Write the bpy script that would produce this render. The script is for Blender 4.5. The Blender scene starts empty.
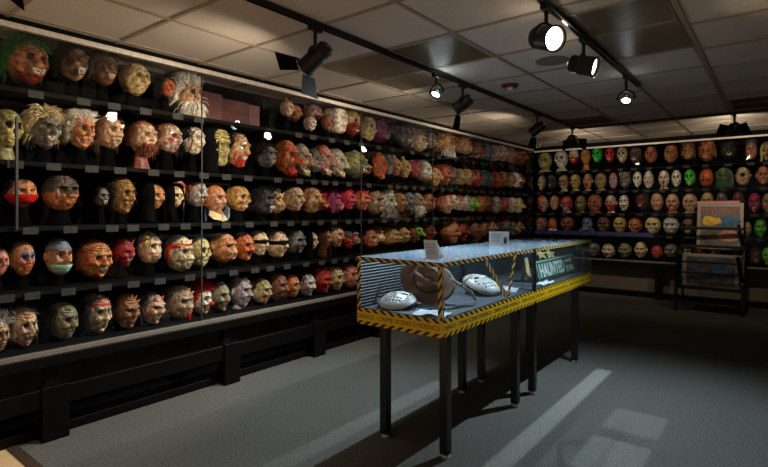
import bpy, bmesh, math, random
import numpy as np
from mathutils import Vector, Matrix, Euler

# ------------------------------------------------------------------ camera, world, exposure
SC = bpy.context.scene
COL = SC.collection
F, CX, HY = 507.0, 384.0, 210.0            # focal length in px, principal column, horizon row
YAW = math.radians(38.06)
CY_, SY_ = math.cos(YAW), math.sin(YAW)
CAMZ = 1.42
cam_d = bpy.data.cameras.new('camera')
cam_d.sensor_width = 36.0
cam_d.lens = F / 768.0 * 36.0
cam_d.shift_y = -(467 / 2 - HY) / 768.0
cam_d.clip_start = 0.05
cam = bpy.data.objects.new('camera', cam_d)
cam.location = (0, 0, CAMZ)
cam.rotation_euler = (math.pi / 2, 0, YAW)
COL.objects.link(cam)
SC.camera = cam

SC.view_settings.view_transform = 'Standard'
SC.view_settings.look = 'None'
SC.view_settings.gamma = 1.0
SC.view_settings.use_curve_mapping = False
SC.view_settings.exposure = 0.0
try:
    SC.cycles.max_bounces = 10
    SC.cycles.transparent_max_bounces = 24
    SC.cycles.glossy_bounces = 4
    SC.cycles.sample_clamp_indirect = 3.0
    SC.cycles.caustics_reflective = False
    SC.cycles.caustics_refractive = False
except Exception:
    pass

world = bpy.data.worlds.new('world')
SC.world = world
world.use_nodes = True
world.node_tree.nodes['Background'].inputs[0].default_value = (1.0, 0.86, 0.74, 1)
world.node_tree.nodes['Background'].inputs[1].default_value = 0.38

WARM = (1.0, 0.80, 0.60)
COOL = (0.82, 0.95, 1.0)

# added unseen spots behind the camera, bounced off the entrance floor onto the ceiling
def fill_spot(name, loc, power, col, size=96):
    d = bpy.data.lights.new(name, 'SPOT')
    d.spot_size = math.radians(size); d.spot_blend = 0.6; d.shadow_soft_size = 0.06; d.energy = power; d.color = col
    o = bpy.data.objects.new(name, d); o.location = loc
    COL.objects.link(o)
    return o
fill_spot('entrance_fill', (-1.7, -0.6, 2.5), 300, WARM)
fill_spot('entrance_fill', (0.9, -0.6, 2.5), 300, WARM)

# ------------------------------------------------------------------ geometry of the room
CEIL = 2.556
GX = -3.55          # glass plane of the long case
WX = -4.05          # back of the long case
GY = 8.93           # glass plane of the end case
WY = 9.45           # back of the end case
SHL = [2.16, 1.72, 1.32, 0.92, 0.56]     # shelf tops, long case
SHE = [2.11, 1.75, 1.37, 1.02, 0.62]     # shelf tops, end case

def ray(px, py):
    a, b = (px - CX) / F, (py - HY) / F
    return Vector((CY_ * a - SY_, CY_ + SY_ * a, -b))
def on_x(px, py, X):
    d = ray(px, py); return Vector((0, 0, CAMZ)) + d * (X / d.x)
def on_y(px, py, Y):
    d = ray(px, py); return Vector((0, 0, CAMZ)) + d * (Y / d.y)
def on_z(px, py, Z):
    d = ray(px, py); return Vector((0, 0, CAMZ)) + d * ((Z - CAMZ) / d.z)

# ------------------------------------------------------------------ materials
def lin(c):
    return tuple(((v / 255) / 12.92 if v / 255 <= 0.04045 else (((v / 255) + 0.055) / 1.055) ** 2.4) for v in c)

def mat(name, c, rough=0.6, metal=0.0, noise=0.0, nscale=8.0, bump=0.0, bscale=60.0, spec=0.5, c2=None, coat=0.0):
    m = bpy.data.materials.new(name); m.use_nodes = True
    nt = m.node_tree; b = nt.nodes['Principled BSDF']
    b.inputs['Roughness'].default_value = rough
    b.inputs['Metallic'].default_value = metal
    b.inputs['Specular IOR Level'].default_value = spec
    b.inputs['Coat Weight'].default_value = coat
    col = lin(c)
    b.inputs['Base Color'].default_value = (*col, 1)
    tc = nt.nodes.new('ShaderNodeTexCoord')
    if noise > 0 or c2:
        n = nt.nodes.new('ShaderNodeTexNoise'); n.inputs['Scale'].default_value = nscale; n.inputs['Detail'].default_value = 5
        nt.links.new(tc.outputs['Object'], n.inputs['Vector'])
        r = nt.nodes.new('ShaderNodeValToRGB')
        d2 = lin(c2) if c2 else tuple(v * (1 - noise) for v in col)
        u2 = col if c2 else tuple(min(1, v * (1 + noise)) for v in col)
        r.color_ramp.elements[0].color = (*d2, 1); r.color_ramp.elements[1].color = (*u2, 1)
        r.color_ramp.elements[0].position = 0.32; r.color_ramp.elements[1].position = 0.68
        nt.links.new(n.outputs['Fac'], r.inputs['Fac']); nt.links.new(r.outputs['Color'], b.inputs['Base Color'])
    if bump > 0:
        n2 = nt.nodes.new('ShaderNodeTexNoise'); n2.inputs['Scale'].default_value = bscale; n2.inputs['Detail'].default_value = 4
        nt.links.new(tc.outputs['Object'], n2.inputs['Vector'])
        bp = nt.nodes.new('ShaderNodeBump'); bp.inputs['Strength'].default_value = bump; bp.inputs['Distance'].default_value = 0.02
        nt.links.new(n2.outputs['Fac'], bp.inputs['Height']); nt.links.new(bp.outputs['Normal'], b.inputs['Normal'])
    return m

def emis(name, c, s):
    m = bpy.data.materials.new(name); m.use_nodes = True
    nt = m.node_tree; nt.nodes.remove(nt.nodes['Principled BSDF'])
    e = nt.nodes.new('ShaderNodeEmission'); e.inputs[0].default_value = (*c, 1); e.inputs[1].default_value = s
    nt.links.new(e.outputs[0], nt.nodes['Material Output'].inputs[0])
    return m

def glass(name, tint=(1, 1, 1), haze=0.0, haze_col=(0.8, 0.85, 0.9), gain=1.0):
    m = bpy.data.materials.new(name); m.use_nodes = True
    nt = m.node_tree; nt.nodes.remove(nt.nodes['Principled BSDF'])
    t = nt.nodes.new('ShaderNodeBsdfTransparent'); t.inputs[0].default_value = (*tint, 1)
    g = nt.nodes.new('ShaderNodeBsdfGlossy'); g.inputs['Roughness'].default_value = 0.01; g.inputs[0].default_value = (1, 1, 1, 1)
    f = nt.nodes.new('ShaderNodeFresnel')
    ge = nt.nodes.new('ShaderNodeNewGeometry'); io = nt.nodes.new('ShaderNodeMapRange')
    io.inputs[3].default_value = 1.45; io.inputs[4].default_value = 1 / 1.45
    nt.links.new(ge.outputs['Backfacing'], io.inputs[0]); nt.links.new(io.outputs[0], f.inputs[0])
    fac = f.outputs[0]
    if gain != 1.0:
        mu = nt.nodes.new('ShaderNodeMath'); mu.operation = 'MULTIPLY'; mu.inputs[1].default_value = gain
        nt.links.new(fac, mu.inputs[0]); fac = mu.outputs[0]
    mx = nt.nodes.new('ShaderNodeMixShader')
    nt.links.new(fac, mx.inputs[0]); nt.links.new(t.outputs[0], mx.inputs[1]); nt.links.new(g.outputs[0], mx.inputs[2])
    out = mx.outputs[0]
    if haze > 0:
        d = nt.nodes.new('ShaderNodeBsdfDiffuse'); d.inputs[0].default_value = (*haze_col, 1)
        m2 = nt.nodes.new('ShaderNodeMixShader'); m2.inputs[0].default_value = haze
        nt.links.new(out, m2.inputs[1]); nt.links.new(d.outputs[0], m2.inputs[2]); out = m2.outputs[0]
    nt.links.new(out, nt.nodes['Material Output'].inputs[0])
    return m

def paint_mat(name, rough, sss=0.0, nscale=40.0, spec=0.5, bump=0.15, lo_=0.62):
    m = bpy.data.materials.new(name); m.use_nodes = True
    nt = m.node_tree; b = nt.nodes['Principled BSDF']
    b.inputs['Roughness'].default_value = rough; b.inputs['Specular IOR Level'].default_value = spec
    at = nt.nodes.new('ShaderNodeAttribute'); at.attribute_name = 'paint'
    tc = nt.nodes.new('ShaderNodeTexCoord')
    n = nt.nodes.new('ShaderNodeTexNoise'); n.inputs['Scale'].default_value = nscale; n.inputs['Detail'].default_value = 6
    nt.links.new(tc.outputs['Object'], n.inputs['Vector'])
    mr = nt.nodes.new('ShaderNodeMapRange'); mr.inputs[1].default_value = 0.36; mr.inputs[2].default_value = 0.64
    mr.inputs[3].default_value = lo_; mr.inputs[4].default_value = 1.15
    nt.links.new(n.outputs['Fac'], mr.inputs[0])
    vm = nt.nodes.new('ShaderNodeVectorMath'); vm.operation = 'SCALE'
    nt.links.new(at.outputs['Color'], vm.inputs[0]); nt.links.new(mr.outputs[0], vm.inputs['Scale'])
    nt.links.new(vm.outputs[0], b.inputs['Base Color'])
    bp = nt.nodes.new('ShaderNodeBump'); bp.inputs['Strength'].default_value = bump; bp.inputs['Distance'].default_value = 0.01
    nt.links.new(n.outputs['Fac'], bp.inputs['Height']); nt.links.new(bp.outputs['Normal'], b.inputs['Normal'])
    return m

M = {}
M['latex'] = paint_mat('painted_latex', 0.48, bump=0.7, nscale=34, lo_=0.30)
M['hair'] = paint_mat('synthetic_hair', 0.62, nscale=25, bump=0.0, spec=0.3)
M['cloth'] = paint_mat('mask_cloth', 0.95, nscale=70, spec=0.03)
M['gloss'] = paint_mat('glossy_paint', 0.18, nscale=10, bump=0.0)
M['black'] = mat('black_lacquer', (5, 4, 4), 0.42, noise=0.2, spec=0.18)
M['matte_black'] = mat('matte_black', (8, 8, 8), 0.8, noise=0.25, spec=0.1)
M['black_metal'] = mat('black_metal', (16, 16, 17), 0.42, metal=0.3, noise=0.15)
M['leg'] = mat('black_leg_paint', (17, 17, 19), 0.4, noise=0.15)
M['flap'] = mat('flap_black', (6, 6, 6), 0.7, noise=0.2, spec=0.1)
M['can'] = mat('lamp_can', (34, 28, 25), 0.45, metal=0.3, noise=0.15)
M['alu'] = mat('brushed_aluminium', (204, 196, 186), 0.45, metal=0.12, noise=0.12, nscale=30)
M['rail'] = mat('grey_price_rail', (11, 11, 11), 0.8, noise=0.2, spec=0.1)
M['channel'] = mat('ledge_channel', (104, 98, 92), 0.5, metal=0.12, noise=0.12, nscale=30)
M['seam'] = mat('pane_seam', (40, 40, 40), 0.5, noise=0.1)
M['card_grey'] = mat('grey_label_card', (50, 49, 46), 0.85, c2=(18, 18, 17), nscale=90)
M['blue_strip'] = mat('blue_strip', (28, 34, 96), 0.5, noise=0.3)
M['shelf'] = mat('shelf_black', (7, 7, 7), 0.8, noise=0.3, spec=0.1)
M['casewall'] = mat('case_back_wall', (9, 9, 9), 0.9, noise=0.3, spec=0.05)
M['maroon'] = mat('maroon_board', (80, 34, 32), 0.7, noise=0.3, nscale=5)
M['mauve'] = mat('mauve_board', (98, 58, 54), 0.7, noise=0.2, nscale=5)
M['brownwood'] = mat('dark_brown_wood', (52, 34, 22), 0.5, noise=0.35, nscale=4)
M['greywall'] = mat('grey_low_wall', (92, 86, 76), 0.8, noise=0.1)
M['rightwall'] = mat('side_wall', (58, 46, 40), 0.8, noise=0.1)
M['white'] = mat('white_card', (226, 228, 226), 0.6, noise=0.03)
M['white_plastic'] = mat('white_plastic', (200, 196, 186), 0.4, noise=0.05)
M['red_plastic'] = mat('red_plastic', (104, 18, 20), 0.4, noise=0.1)
M['lens_dark'] = mat('dark_lens', (10, 10, 12), 0.1)
M['ink'] = mat('black_ink', (20, 18, 14), 0.6, noise=0.1)
M['grey_ink'] = mat('grey_ink', (128, 128, 126), 0.7, noise=0.2)
M['deck'] = mat('case_deck', (62, 68, 74), 0.6, noise=0.12, nscale=12)
M['green_sign'] = mat('green_sign', (14, 98, 68), 0.45, noise=0.12)
M['sign_white'] = mat('sign_white', (226, 236, 228), 0.5, noise=0.05)
M['blue_disc'] = mat('blue_badge', (30, 140, 236), 0.5, noise=0.1)
M['gold'] = mat('gold_paper', (222, 200, 130), 0.5, noise=0.2)
M['brown_felt'] = mat('brown_felt', (124, 90, 66), 0.6, noise=0.15, nscale=14, bump=0.1)
M['hat_band'] = mat('hat_band', (44, 30, 24), 0.6, noise=0.2)
M['yellow_paint'] = mat('yellow_paint', (206, 178, 40), 0.5, noise=0.15)
M['wood_pale'] = mat('pale_wood', (206, 196, 176), 0.6, noise=0.15, nscale=20)
M['paper'] = mat('crumpled_paper', (206, 214, 220), 0.7, noise=0.12, nscale=10, bump=0.3, bscale=20)
M['blade'] = mat('blade_steel', (128, 134, 140), 0.3, metal=0.9, noise=0.15)
M['poster_border'] = mat('poster_border', (150, 138, 130), 0.7, noise=0.08)
M['poster_pink'] = mat('poster_pink', (206, 120, 116), 0.7, noise=0.08)
M['sleeve'] = glass('plastic_sleeve', (0.95, 0.95, 0.95), haze=0.05)
M['glass'] = glass('case_glass', (0.97, 0.98, 0.98), gain=0.5)
M['end_glass'] = glass('end_case_glass', (0.97, 0.98, 0.98), gain=0.1)
M['top_glass'] = glass('case_top_glass', (0.9, 0.95, 1.0), haze=0.13, haze_col=(0.45, 0.66, 0.88))  # cool light reflected by the top, put in as a blue haze colour
M['side_glass'] = glass('case_side_glass', (0.95, 0.98, 1.0), haze=0.012, haze_col=(0.7, 0.8, 0.9), gain=0.7)
M['bright_lens'] = emis('bright_lens', (1.0, 0.9, 0.78), 70)
M['warm_lens'] = emis('warm_lens', (1.0, 0.86, 0.7), 14)
M['cool_lens'] = emis('cool_lens', (0.8, 0.9, 1.0), 16)
M['dim_lens'] = emis('dim_lens', (1.0, 0.8, 0.6), 3)

# carpet
def carpet():
    m = mat('grey_carpet', (74, 78, 78), 0.95, spec=0.1, bump=0.6, bscale=260)
    nt = m.node_tree; b = nt.nodes['Principled BSDF']; tc = nt.nodes['Texture Coordinate']
    n = nt.nodes.new('ShaderNodeTexNoise'); n.inputs['Scale'].default_value = 95; n.inputs['Detail'].default_value = 6; n.inputs['Roughness'].default_value = 0.75
    n2 = nt.nodes.new('ShaderNodeTexNoise'); n2.inputs['Scale'].default_value = 1.4; n2.inputs['Detail'].default_value = 3
    nt.links.new(tc.outputs['Object'], n.inputs['Vector']); nt.links.new(tc.outputs['Object'], n2.inputs['Vector'])
    r = nt.nodes.new('ShaderNodeValToRGB')
    r.color_ramp.elements[0].position = 0.3; r.color_ramp.elements[1].position = 0.72
    r.color_ramp.elements[0].color = (*lin((34, 36, 35)), 1); r.color_ramp.elements[1].color = (*lin((124, 127, 124)), 1)
    nt.links.new(n.outputs['Fac'], r.inputs['Fac'])
    mr = nt.nodes.new('ShaderNodeMapRange'); mr.inputs[3].default_value = 0.85; mr.inputs[4].default_value = 1.12
    nt.links.new(n2.outputs['Fac'], mr.inputs[0])
    vm = nt.nodes.new('ShaderNodeVectorMath'); vm.operation = 'SCALE'
    nt.links.new(r.outputs['Color'], vm.inputs[0]); nt.links.new(mr.outputs[0], vm.inputs['Scale'])
    nt.links.new(vm.outputs[0], b.inputs['Base Color'])
    return m
M['carpet'] = carpet()
M['tile_floor'] = mat('pale_floor_tile', (186, 158, 122), 0.5, noise=0.12, nscale=6)
M['threshold'] = mat('threshold_strip', (58, 44, 36), 0.5, noise=0.15)
M['ceiling_tile'] = mat('ceiling_tile', (206, 198, 186), 0.9, noise=0.10, nscale=120, bump=0.5, bscale=180, spec=0.1)
M['tee'] = mat('ceiling_tee', (146, 134, 118), 0.5, noise=0.05)
M['troffer'] = mat('light_panel_glossy', (120, 112, 96), 0.28, metal=0.35, noise=0.15, nscale=3, bump=0.15, bscale=60)
M['troffer_bright'] = mat('prismatic_panel', (112, 104, 82), 0.22, metal=0.2, noise=0.1, nscale=40, bump=0.35, bscale=120)
M['grey_ceiling'] = mat('grey_disc', (112, 106, 98), 0.8, noise=0.1)
M['brown_panel'] = mat('brown_ceiling_panel', (92, 58, 38), 0.8, noise=0.15)

# hazard tape: black diagonals on yellow; uv.x runs along the tape in metres
def tape(name, yellow, width, edge=False):
    m = bpy.data.materials.new(name); m.use_nodes = True
    nt = m.node_tree; b = nt.nodes['Principled BSDF']; b.inputs['Roughness'].default_value = 0.45
    uv = nt.nodes.new('ShaderNodeUVMap'); sx = nt.nodes.new('ShaderNodeSeparateXYZ')
    nt.links.new(uv.outputs[0], sx.inputs[0])
    def math_(op, a, bb):
        n = nt.nodes.new('ShaderNodeMath'); n.operation = op
        for i, v in enumerate((a, bb)):
            if v is None: continue
            if isinstance(v, (int, float)): n.inputs[i].default_value = v
            else: nt.links.new(v, n.inputs[i])
        return n.outputs[0]
    y = sx.outputs[1]
    if edge:   # v in 0..1; stripes only near the two edges, slanting opposite ways
        s = math_('SUBTRACT', math_('ABSOLUTE', math_('SUBTRACT', y, 0.5), None), 0.27)
        ph = math_('ADD', math_('DIVIDE', sx.outputs[0], width), math_('MULTIPLY', math_('ABSOLUTE', math_('SUBTRACT', y, 0.5), None), 2.4))
        st = math_('LESS_THAN', math_('FRACT', ph, None), 0.5)
        fac = math_('MULTIPLY', st, math_('GREATER_THAN', s, 0.0))
    else:
        ph = math_('ADD', math_('DIVIDE', sx.outputs[0], width), math_('MULTIPLY', y, 0.7))
        fac = math_('LESS_THAN', math_('FRACT', ph, None), 0.5)
    mx = nt.nodes.new('ShaderNodeMix'); mx.data_type = 'RGBA'
    nt.links.new(fac, mx.inputs[0])
    mx.inputs[6].default_value = (*lin(yellow), 1); mx.inputs[7].default_value = (*lin((24, 20, 14)), 1)
    nt.links.new(mx.outputs[2], b.inputs['Base Color'])
    return m
M['tape_narrow'] = tape('striped_edge_tape', (196, 164, 86), 0.062)
M['tape_wide'] = tape('crime_scene_tape', (226, 184, 16), 0.062, True)
def ribbed(name):
    m = bpy.data.materials.new(name); m.use_nodes = True
    nt = m.node_tree; b = nt.nodes['Principled BSDF']; b.inputs['Roughness'].default_value = 0.4
    tc = nt.nodes.new('ShaderNodeTexCoord'); w = nt.nodes.new('ShaderNodeTexWave')
    w.bands_direction = 'Z'; w.inputs['Scale'].default_value = 16; w.inputs['Distortion'].default_value = 0.6
    nt.links.new(tc.outputs['Object'], w.inputs['Vector'])
    r = nt.nodes.new('ShaderNodeValToRGB')
    r.color_ramp.elements[0].color = (*lin((26, 31, 35)), 1); r.color_ramp.elements[1].color = (*lin((46, 54, 59)), 1)
    nt.links.new(w.outputs['Fac'], r.inputs['Fac']); nt.links.new(r.outputs['Color'], b.inputs['Base Color'])
    bp = nt.nodes.new('ShaderNodeBump'); bp.inputs['Strength'].default_value = 0.5; bp.inputs['Distance'].default_value = 0.01
    nt.links.new(w.outputs['Fac'], bp.inputs['Height']); nt.links.new(bp.outputs['Normal'], b.inputs['Normal'])
    return m
M['ribbed'] = ribbed('ribbed_back_panel')

# ------------------------------------------------------------------ object helpers
def link(o, parent=None):
    COL.objects.link(o)
    if parent is not None: o.parent = parent
    return o
def tag(o, label, cat, group=None):
    o['label'] = label; o['category'] = cat
    if group: o['group'] = group
    return o
def structure(o):
    o['kind'] = 'structure'; return o
def thing(name, label, cat, loc, rotz=0.0, group=None):
    o = bpy.data.objects.new(name, None); o.empty_display_size = 0.05
    o.location = loc; o.rotation_euler = (0, 0, rotz); link(o)
    return tag(o, label, cat, group)
def mesh_obj(name, V, Fc, m, parent=None, color=None, smooth=True):
    me = bpy.data.meshes.new(name)
    me.from_pydata([tuple(map(float, v)) for v in V], [], [tuple(map(int, f)) for f in Fc])
    if color is not None:
        at = me.color_attributes.new('paint', 'FLOAT_COLOR', 'POINT')
        c = np.ones((len(V), 4), np.float32)
        c[:, :3] = color
        at.data.foreach_set('color', c.ravel())
    if smooth: me.polygons.foreach_set('use_smooth', [True] * len(me.polygons))
    me.materials.append(m)
    me.update()
    return link(bpy.data.objects.new(name, me), parent)
def bm_obj(name, bm, m, parent=None, smooth=False):
    me = bpy.data.meshes.new(name); bm.normal_update(); bm.to_mesh(me); bm.free()
    if smooth: me.polygons.foreach_set('use_smooth', [True] * len(me.polygons))
    me.materials.append(m)
    return link(bpy.data.objects.new(name, me), parent)
def add_box(bm, lo, hi, bevel=0.0, mx=None):
    lo, hi = Vector(lo), Vector(hi)
    r = bmesh.ops.create_cube(bm, size=1.0)
    vs = r['verts']
    for v in vs:
        v.co = Vector([(lo[i] + hi[i]) / 2 + v.co[i] * (hi[i] - lo[i]) for i in range(3)])
    if mx is not None: bmesh.ops.transform(bm, matrix=mx, verts=vs)
    if bevel > 0:
        es = list({e for v in vs for e in v.link_edges})
        bmesh.ops.bevel(bm, geom=es, offset=bevel, segments=2, affect='EDGES', profile=0.5)
def box(name, lo, hi, m, parent=None, bevel=0.0, mx=None):
    bm = bmesh.new(); add_box(bm, lo, hi, bevel, mx)
    return bm_obj(name, bm, m, parent)
def frame_mx(p, fwd, up=Vector((0, 0, 1))):
    z = Vector(fwd).normalized(); x = up.cross(z)
    if x.length < 1e-4: x = Vector((1, 0, 0))
    x.normalize(); y = z.cross(x)
    m = Matrix((x, y, z)).transposed().to_4x4(); m.translation = p
    return m
def tube(pts, radii, seg=8, cap=True):
    """verts, faces of a tube along pts"""
    pts = [Vector(p) for p in pts]; V = []; Fc = []
    if not hasattr(radii, '__len__'): radii = [radii] * len(pts)
    ref = Vector((0.13, 0.31, 0.94)).normalized()
    for i, p in enumerate(pts):
        t = (pts[min(i + 1, len(pts) - 1)] - pts[max(i - 1, 0)]).normalized()
        a = t.cross(ref)
        if a.length < 1e-3: a = t.cross(Vector((1, 0, 0)))
        a.normalize(); b = t.cross(a)
        for k in range(seg):
            an = 2 * math.pi * k / seg
            V.append(p + (a * math.cos(an) + b * math.sin(an)) * radii[i])
    for i in range(len(pts) - 1):
        for k in range(seg):
            k2 = (k + 1) % seg
            Fc.append((i * seg + k, i * seg + k2, (i + 1) * seg + k2, (i + 1) * seg + k))
    if cap:
        Fc.append(tuple(range(seg - 1, -1, -1))); n = (len(pts) - 1) * seg
        Fc.append(tuple(range(n, n + seg)))
    return V, Fc
def join(parts):
    V, Fc = [], []
    for v, f in parts:
        o = len(V); V += list(v); Fc += [tuple(i + o for i in q) for q in f]
    return V, Fc
def lathe(profile, seg=24, mx=None, arc=2 * math.pi, cap=False):
    V, Fc = [], []
    for r, z in profile:
        for k in range(seg):
            a = arc * k / seg; V.append(Vector((r * math.cos(a), r * math.sin(a), z)))
    n = len(profile)
    for i in range(n - 1):
        for k in range(seg):
            k2 = (k + 1) % seg
            Fc.append((i * seg + k, i * seg + k2, (i + 1) * seg + k2, (i + 1) * seg + k))
    if cap:
        Fc.append(tuple(range(seg - 1, -1, -1))); Fc.append(tuple(range((n - 1) * seg, n * seg)))
    if mx is not None: V = [mx @ v for v in V]
    return V, Fc
def text_mesh(name, s, size, m, parent, mx, depth=0.0015, align='CENTER', width=None, bold=0.0):
    cu = bpy.data.curves.new(name, 'FONT'); cu.body = s; cu.size = size; cu.extrude = depth; cu.offset = bold
    cu.align_x = align; cu.align_y = 'CENTER'
    to = bpy.data.objects.new(name, cu); COL.objects.link(to)
    dg = bpy.context.evaluated_depsgraph_get(); dg.update()
    me = bpy.data.meshes.new_from_object(to.evaluated_get(dg))
    bpy.data.objects.remove(to); bpy.data.curves.remove(cu)
    if width:
        xs = [v.co.x for v in me.vertices]; k = width / (max(xs) - min(xs))
        for v in me.vertices: v.co.x *= k
    me.transform(mx)
    me.materials.clear(); me.materials.append(m); me.name = name
    return link(bpy.data.objects.new(name, me), parent)
# ================================================================== the room
XR, YB = 2.6, -2.6
structure(box('floor', (-4.2, 1.03, -0.06), (XR, 9.6, 0.0), M['carpet']))
structure(box('floor_entrance', (-4.2, YB, -0.06), (XR, 1.0, 0.0), M['tile_floor']))
structure(box('trim_1', (-4.2, 0.985, -0.05), (XR, 1.045, 0.006), M['threshold'], bevel=0.003))
structure(box('ceiling', (-4.2, YB, CEIL), (XR, 9.6, CEIL + 0.08), M['ceiling_tile']))
structure(box('wall_left', (-4.2, YB, -0.02), (WX, 9.6, CEIL + 0.02), M['casewall']))
structure(box('wall_back', (-4.2, WY, -0.02), (XR, 9.6, CEIL + 0.02), M['casewall']))
structure(box('wall_right', (XR - 0.02, YB, -0.02), (XR + 0.1, 9.6, CEIL + 0.02), M['rightwall']))
# ceiling tees
GXS = [-3.48, -2.85, -2.20, -1.65, -1.03, -0.46, 0.15, 0.76, 1.37, 1.98]
GYS = [2.208 + 0.618 * k for k in range(-7, 12)]
bm = bmesh.new()
for x in GXS:
    w = 0.02 if abs(x + 0.46) < 0.01 else 0.011
    add_box(bm, (x - w, YB, CEIL - 0.010), (x + w, 9.4, CEIL + 0.004))
for y in GYS:
    add_box(bm, (-4.04, y - 0.011, CEIL - 0.009), (-0.46, y + 0.011, CEIL + 0.004))
for k in range(-9, 10):
    y = 3.58 + 0.6 * k
    add_box(bm, (-0.46, y - 0.011, CEIL - 0.009), (XR - 0.03, y + 0.011, CEIL + 0.004))
structure(bm_obj('trim_2', bm, M['tee']))

# unlit recessed light panels
def ceil_panel(lo, hi, m, label, name='ceiling_light_panel', cat='ceiling light'):
    t = thing(name, label, cat, ((lo[0] + hi[0]) / 2, (lo[1] + hi[1]) / 2, CEIL - 0.006))
    hx, hy = (hi[0] - lo[0]) / 2 - 0.012, (hi[1] - lo[1]) / 2 - 0.012
    box('diffuser', (-hx + 0.012, -hy + 0.012, -0.001), (hx - 0.012, hy - 0.012, 0.008), m, t)
    bm = bmesh.new()
    add_box(bm, (-hx, -hy, -0.004), (hx, -hy + 0.014, 0.008)); add_box(bm, (-hx, hy - 0.014, -0.004), (hx, hy, 0.008))
    add_box(bm, (-hx, -hy, -0.004), (-hx + 0.014, hy, 0.008)); add_box(bm, (hx - 0.014, -hy, -0.004), (hx, hy, 0.008))
    bm_obj('frame', bm, M['tee'], t)
ceil_panel((-2.20, 2.826), (-1.65, 3.444), M['troffer_bright'], 'square prismatic ceiling panel holding a bright streak beside the long track')
ceil_panel((-2.85, 2.826), (-2.20, 3.90), M['troffer'], 'dark bronze unlit ceiling panel between the long track and the mask wall')
ceil_panel((-1.03, 2.96), (-0.46, 4.10), M['troffer'], 'big glossy unlit ceiling panel beside the short lamp track', )
ceil_panel((-2.20, 6.35), (-1.65, 6.95), M['brown_panel'], 'small dark brown panel set in the ceiling near the end of the long track', 'ceiling_panel', 'ceiling panel')
ceil_panel((-0.44, 6.25), (1.3, 6.95), M['brown_panel'], 'wide brown panel set in the ceiling by the cross track', 'ceiling_panel', 'ceiling panel')

# ------------------------------------------------------------------ the long case: base, rails, shelves, glass
YA, YE = 0.3, GY
structure(box('trim_3', (GX - 0.02, YA, 2.487), (GX + 0.012, YE, 2.520), M['alu'], bevel=0.002))
structure(box('trim_4', (GX - 0.05, YA, 2.520), (GX - 0.004, YE, CEIL - 0.001), M['matte_black']))
t = thing('case_base', 'long black plinth with guard rail and square legs under the long mask wall', 'case base', (GX, 1.04, 0))
def loc(lo, hi): return (lo[0] - GX, lo[1] - 1.04, lo[2]), (hi[0] - GX, hi[1] - 1.04, hi[2])
YS = 0.3
box('fascia', *loc((-3.62, YS, 0.455), (-3.535, YE, 0.527)), M['black'], t, 0.008)
box('channel', *loc((-3.57, YS, 0.527), (-3.532, YE, 0.556)), M['channel'], t, 0.002)
box('floor_board', *loc((-4.04, YS, 0.50), (-3.60, YE, 0.545)), M['matte_black'], t)
box('recess_panel', *loc((-3.98, YS, 0.07), (-3.94, YE, 0.50)), M['brownwood'], t)
box('kerb', *loc((-3.94, YS, 0.0), (-3.62, YE, 0.062)), M['black'], t, 0.004)
box('guard_rail', *loc((-3.60, YS, 0.205), (-3.54, YE, 0.325)), M['black'], t, 0.006)
for y in (1.22, 2.50, 3.50, 4.46, 5.46, 6.46, 7.46, 8.46):
    bm = bmesh.new()
    add_box(bm, *loc((-3.62, y - 0.075, 0.0), (-3.525, y + 0.075, 0.335)), bevel=0.005)
    lg = bm_obj('leg', bm, M['black'], t)
    bm = bmesh.new()
    add_box(bm, *loc((-3.66, y - 0.04, 0.325), (-3.60, y + 0.04, 0.50)), bevel=0.003)
    bm_obj('upper_post', bm, M['black'], lg)

ORD = ['top', 'second', 'third', 'fourth', 'bottom']
CARDS_L = [[], [], [], [], []]       # positions of label cards, filled by the mask rows
CARDS_E = [[], [], [], [], []]
def build_shelf_long(i):
    z = SHL[i]
    if i == 4: return
    t = thing('shelf', 'long black display shelf, %s of the four on the long mask wall' % ['topmost', 'second', 'third', 'lowest'][i], 'shelf', (-3.83, 1.04, z))
    box('board', (-0.166, -0.7, -0.022), (0.20, YE - 1.06, 0.0), M['shelf'], t)
    box('price_rail', (0.20, -0.7, -0.030), (0.212, YE - 1.06, -0.004), M['rail'], t, 0.002)
    for y in CARDS_L[i]:
        bm = bmesh.new()
        add_box(bm, (0.212, y - 1.04 - 0.042, -0.050), (0.216, y - 1.04 + 0.042, -0.004), 0.001)
        bm_obj('label_card', bm, M['card_grey'], t)
def build_shelf_end(i):
    z = SHE[i]
    if i == 4: return
    t = thing('shelf', 'black display shelf, %s of the four on the end mask wall' % ['topmost', 'second', 'third', 'lowest'][i], 'shelf', (-1.5, 9.21, z))
    box('board', (-2.5 + 0.46, -0.20, -0.022), (2.3, 0.22, 0.0), M['shelf'], t)
    box('price_rail', (-2.04, -0.212, -0.026), (2.3, -0.20, -0.004), M['shelf'], t, 0.002)
    if i == 3:
        box('blue_strip', (-2.04, -0.218, -0.03), (-0.1, -0.212, 0.035), M['blue_strip'], t, 0.002)['label'] = 'dark blue strip along the shelf edge'
    for x in CARDS_E[i]:
        bm = bmesh.new()
        add_box(bm, (x + 1.5 - 0.042, -0.216, -0.048), (x + 1.5 + 0.042, -0.212, -0.006), 0.001)
        bm_obj('label_card', bm, M['card_grey'], t)

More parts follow.
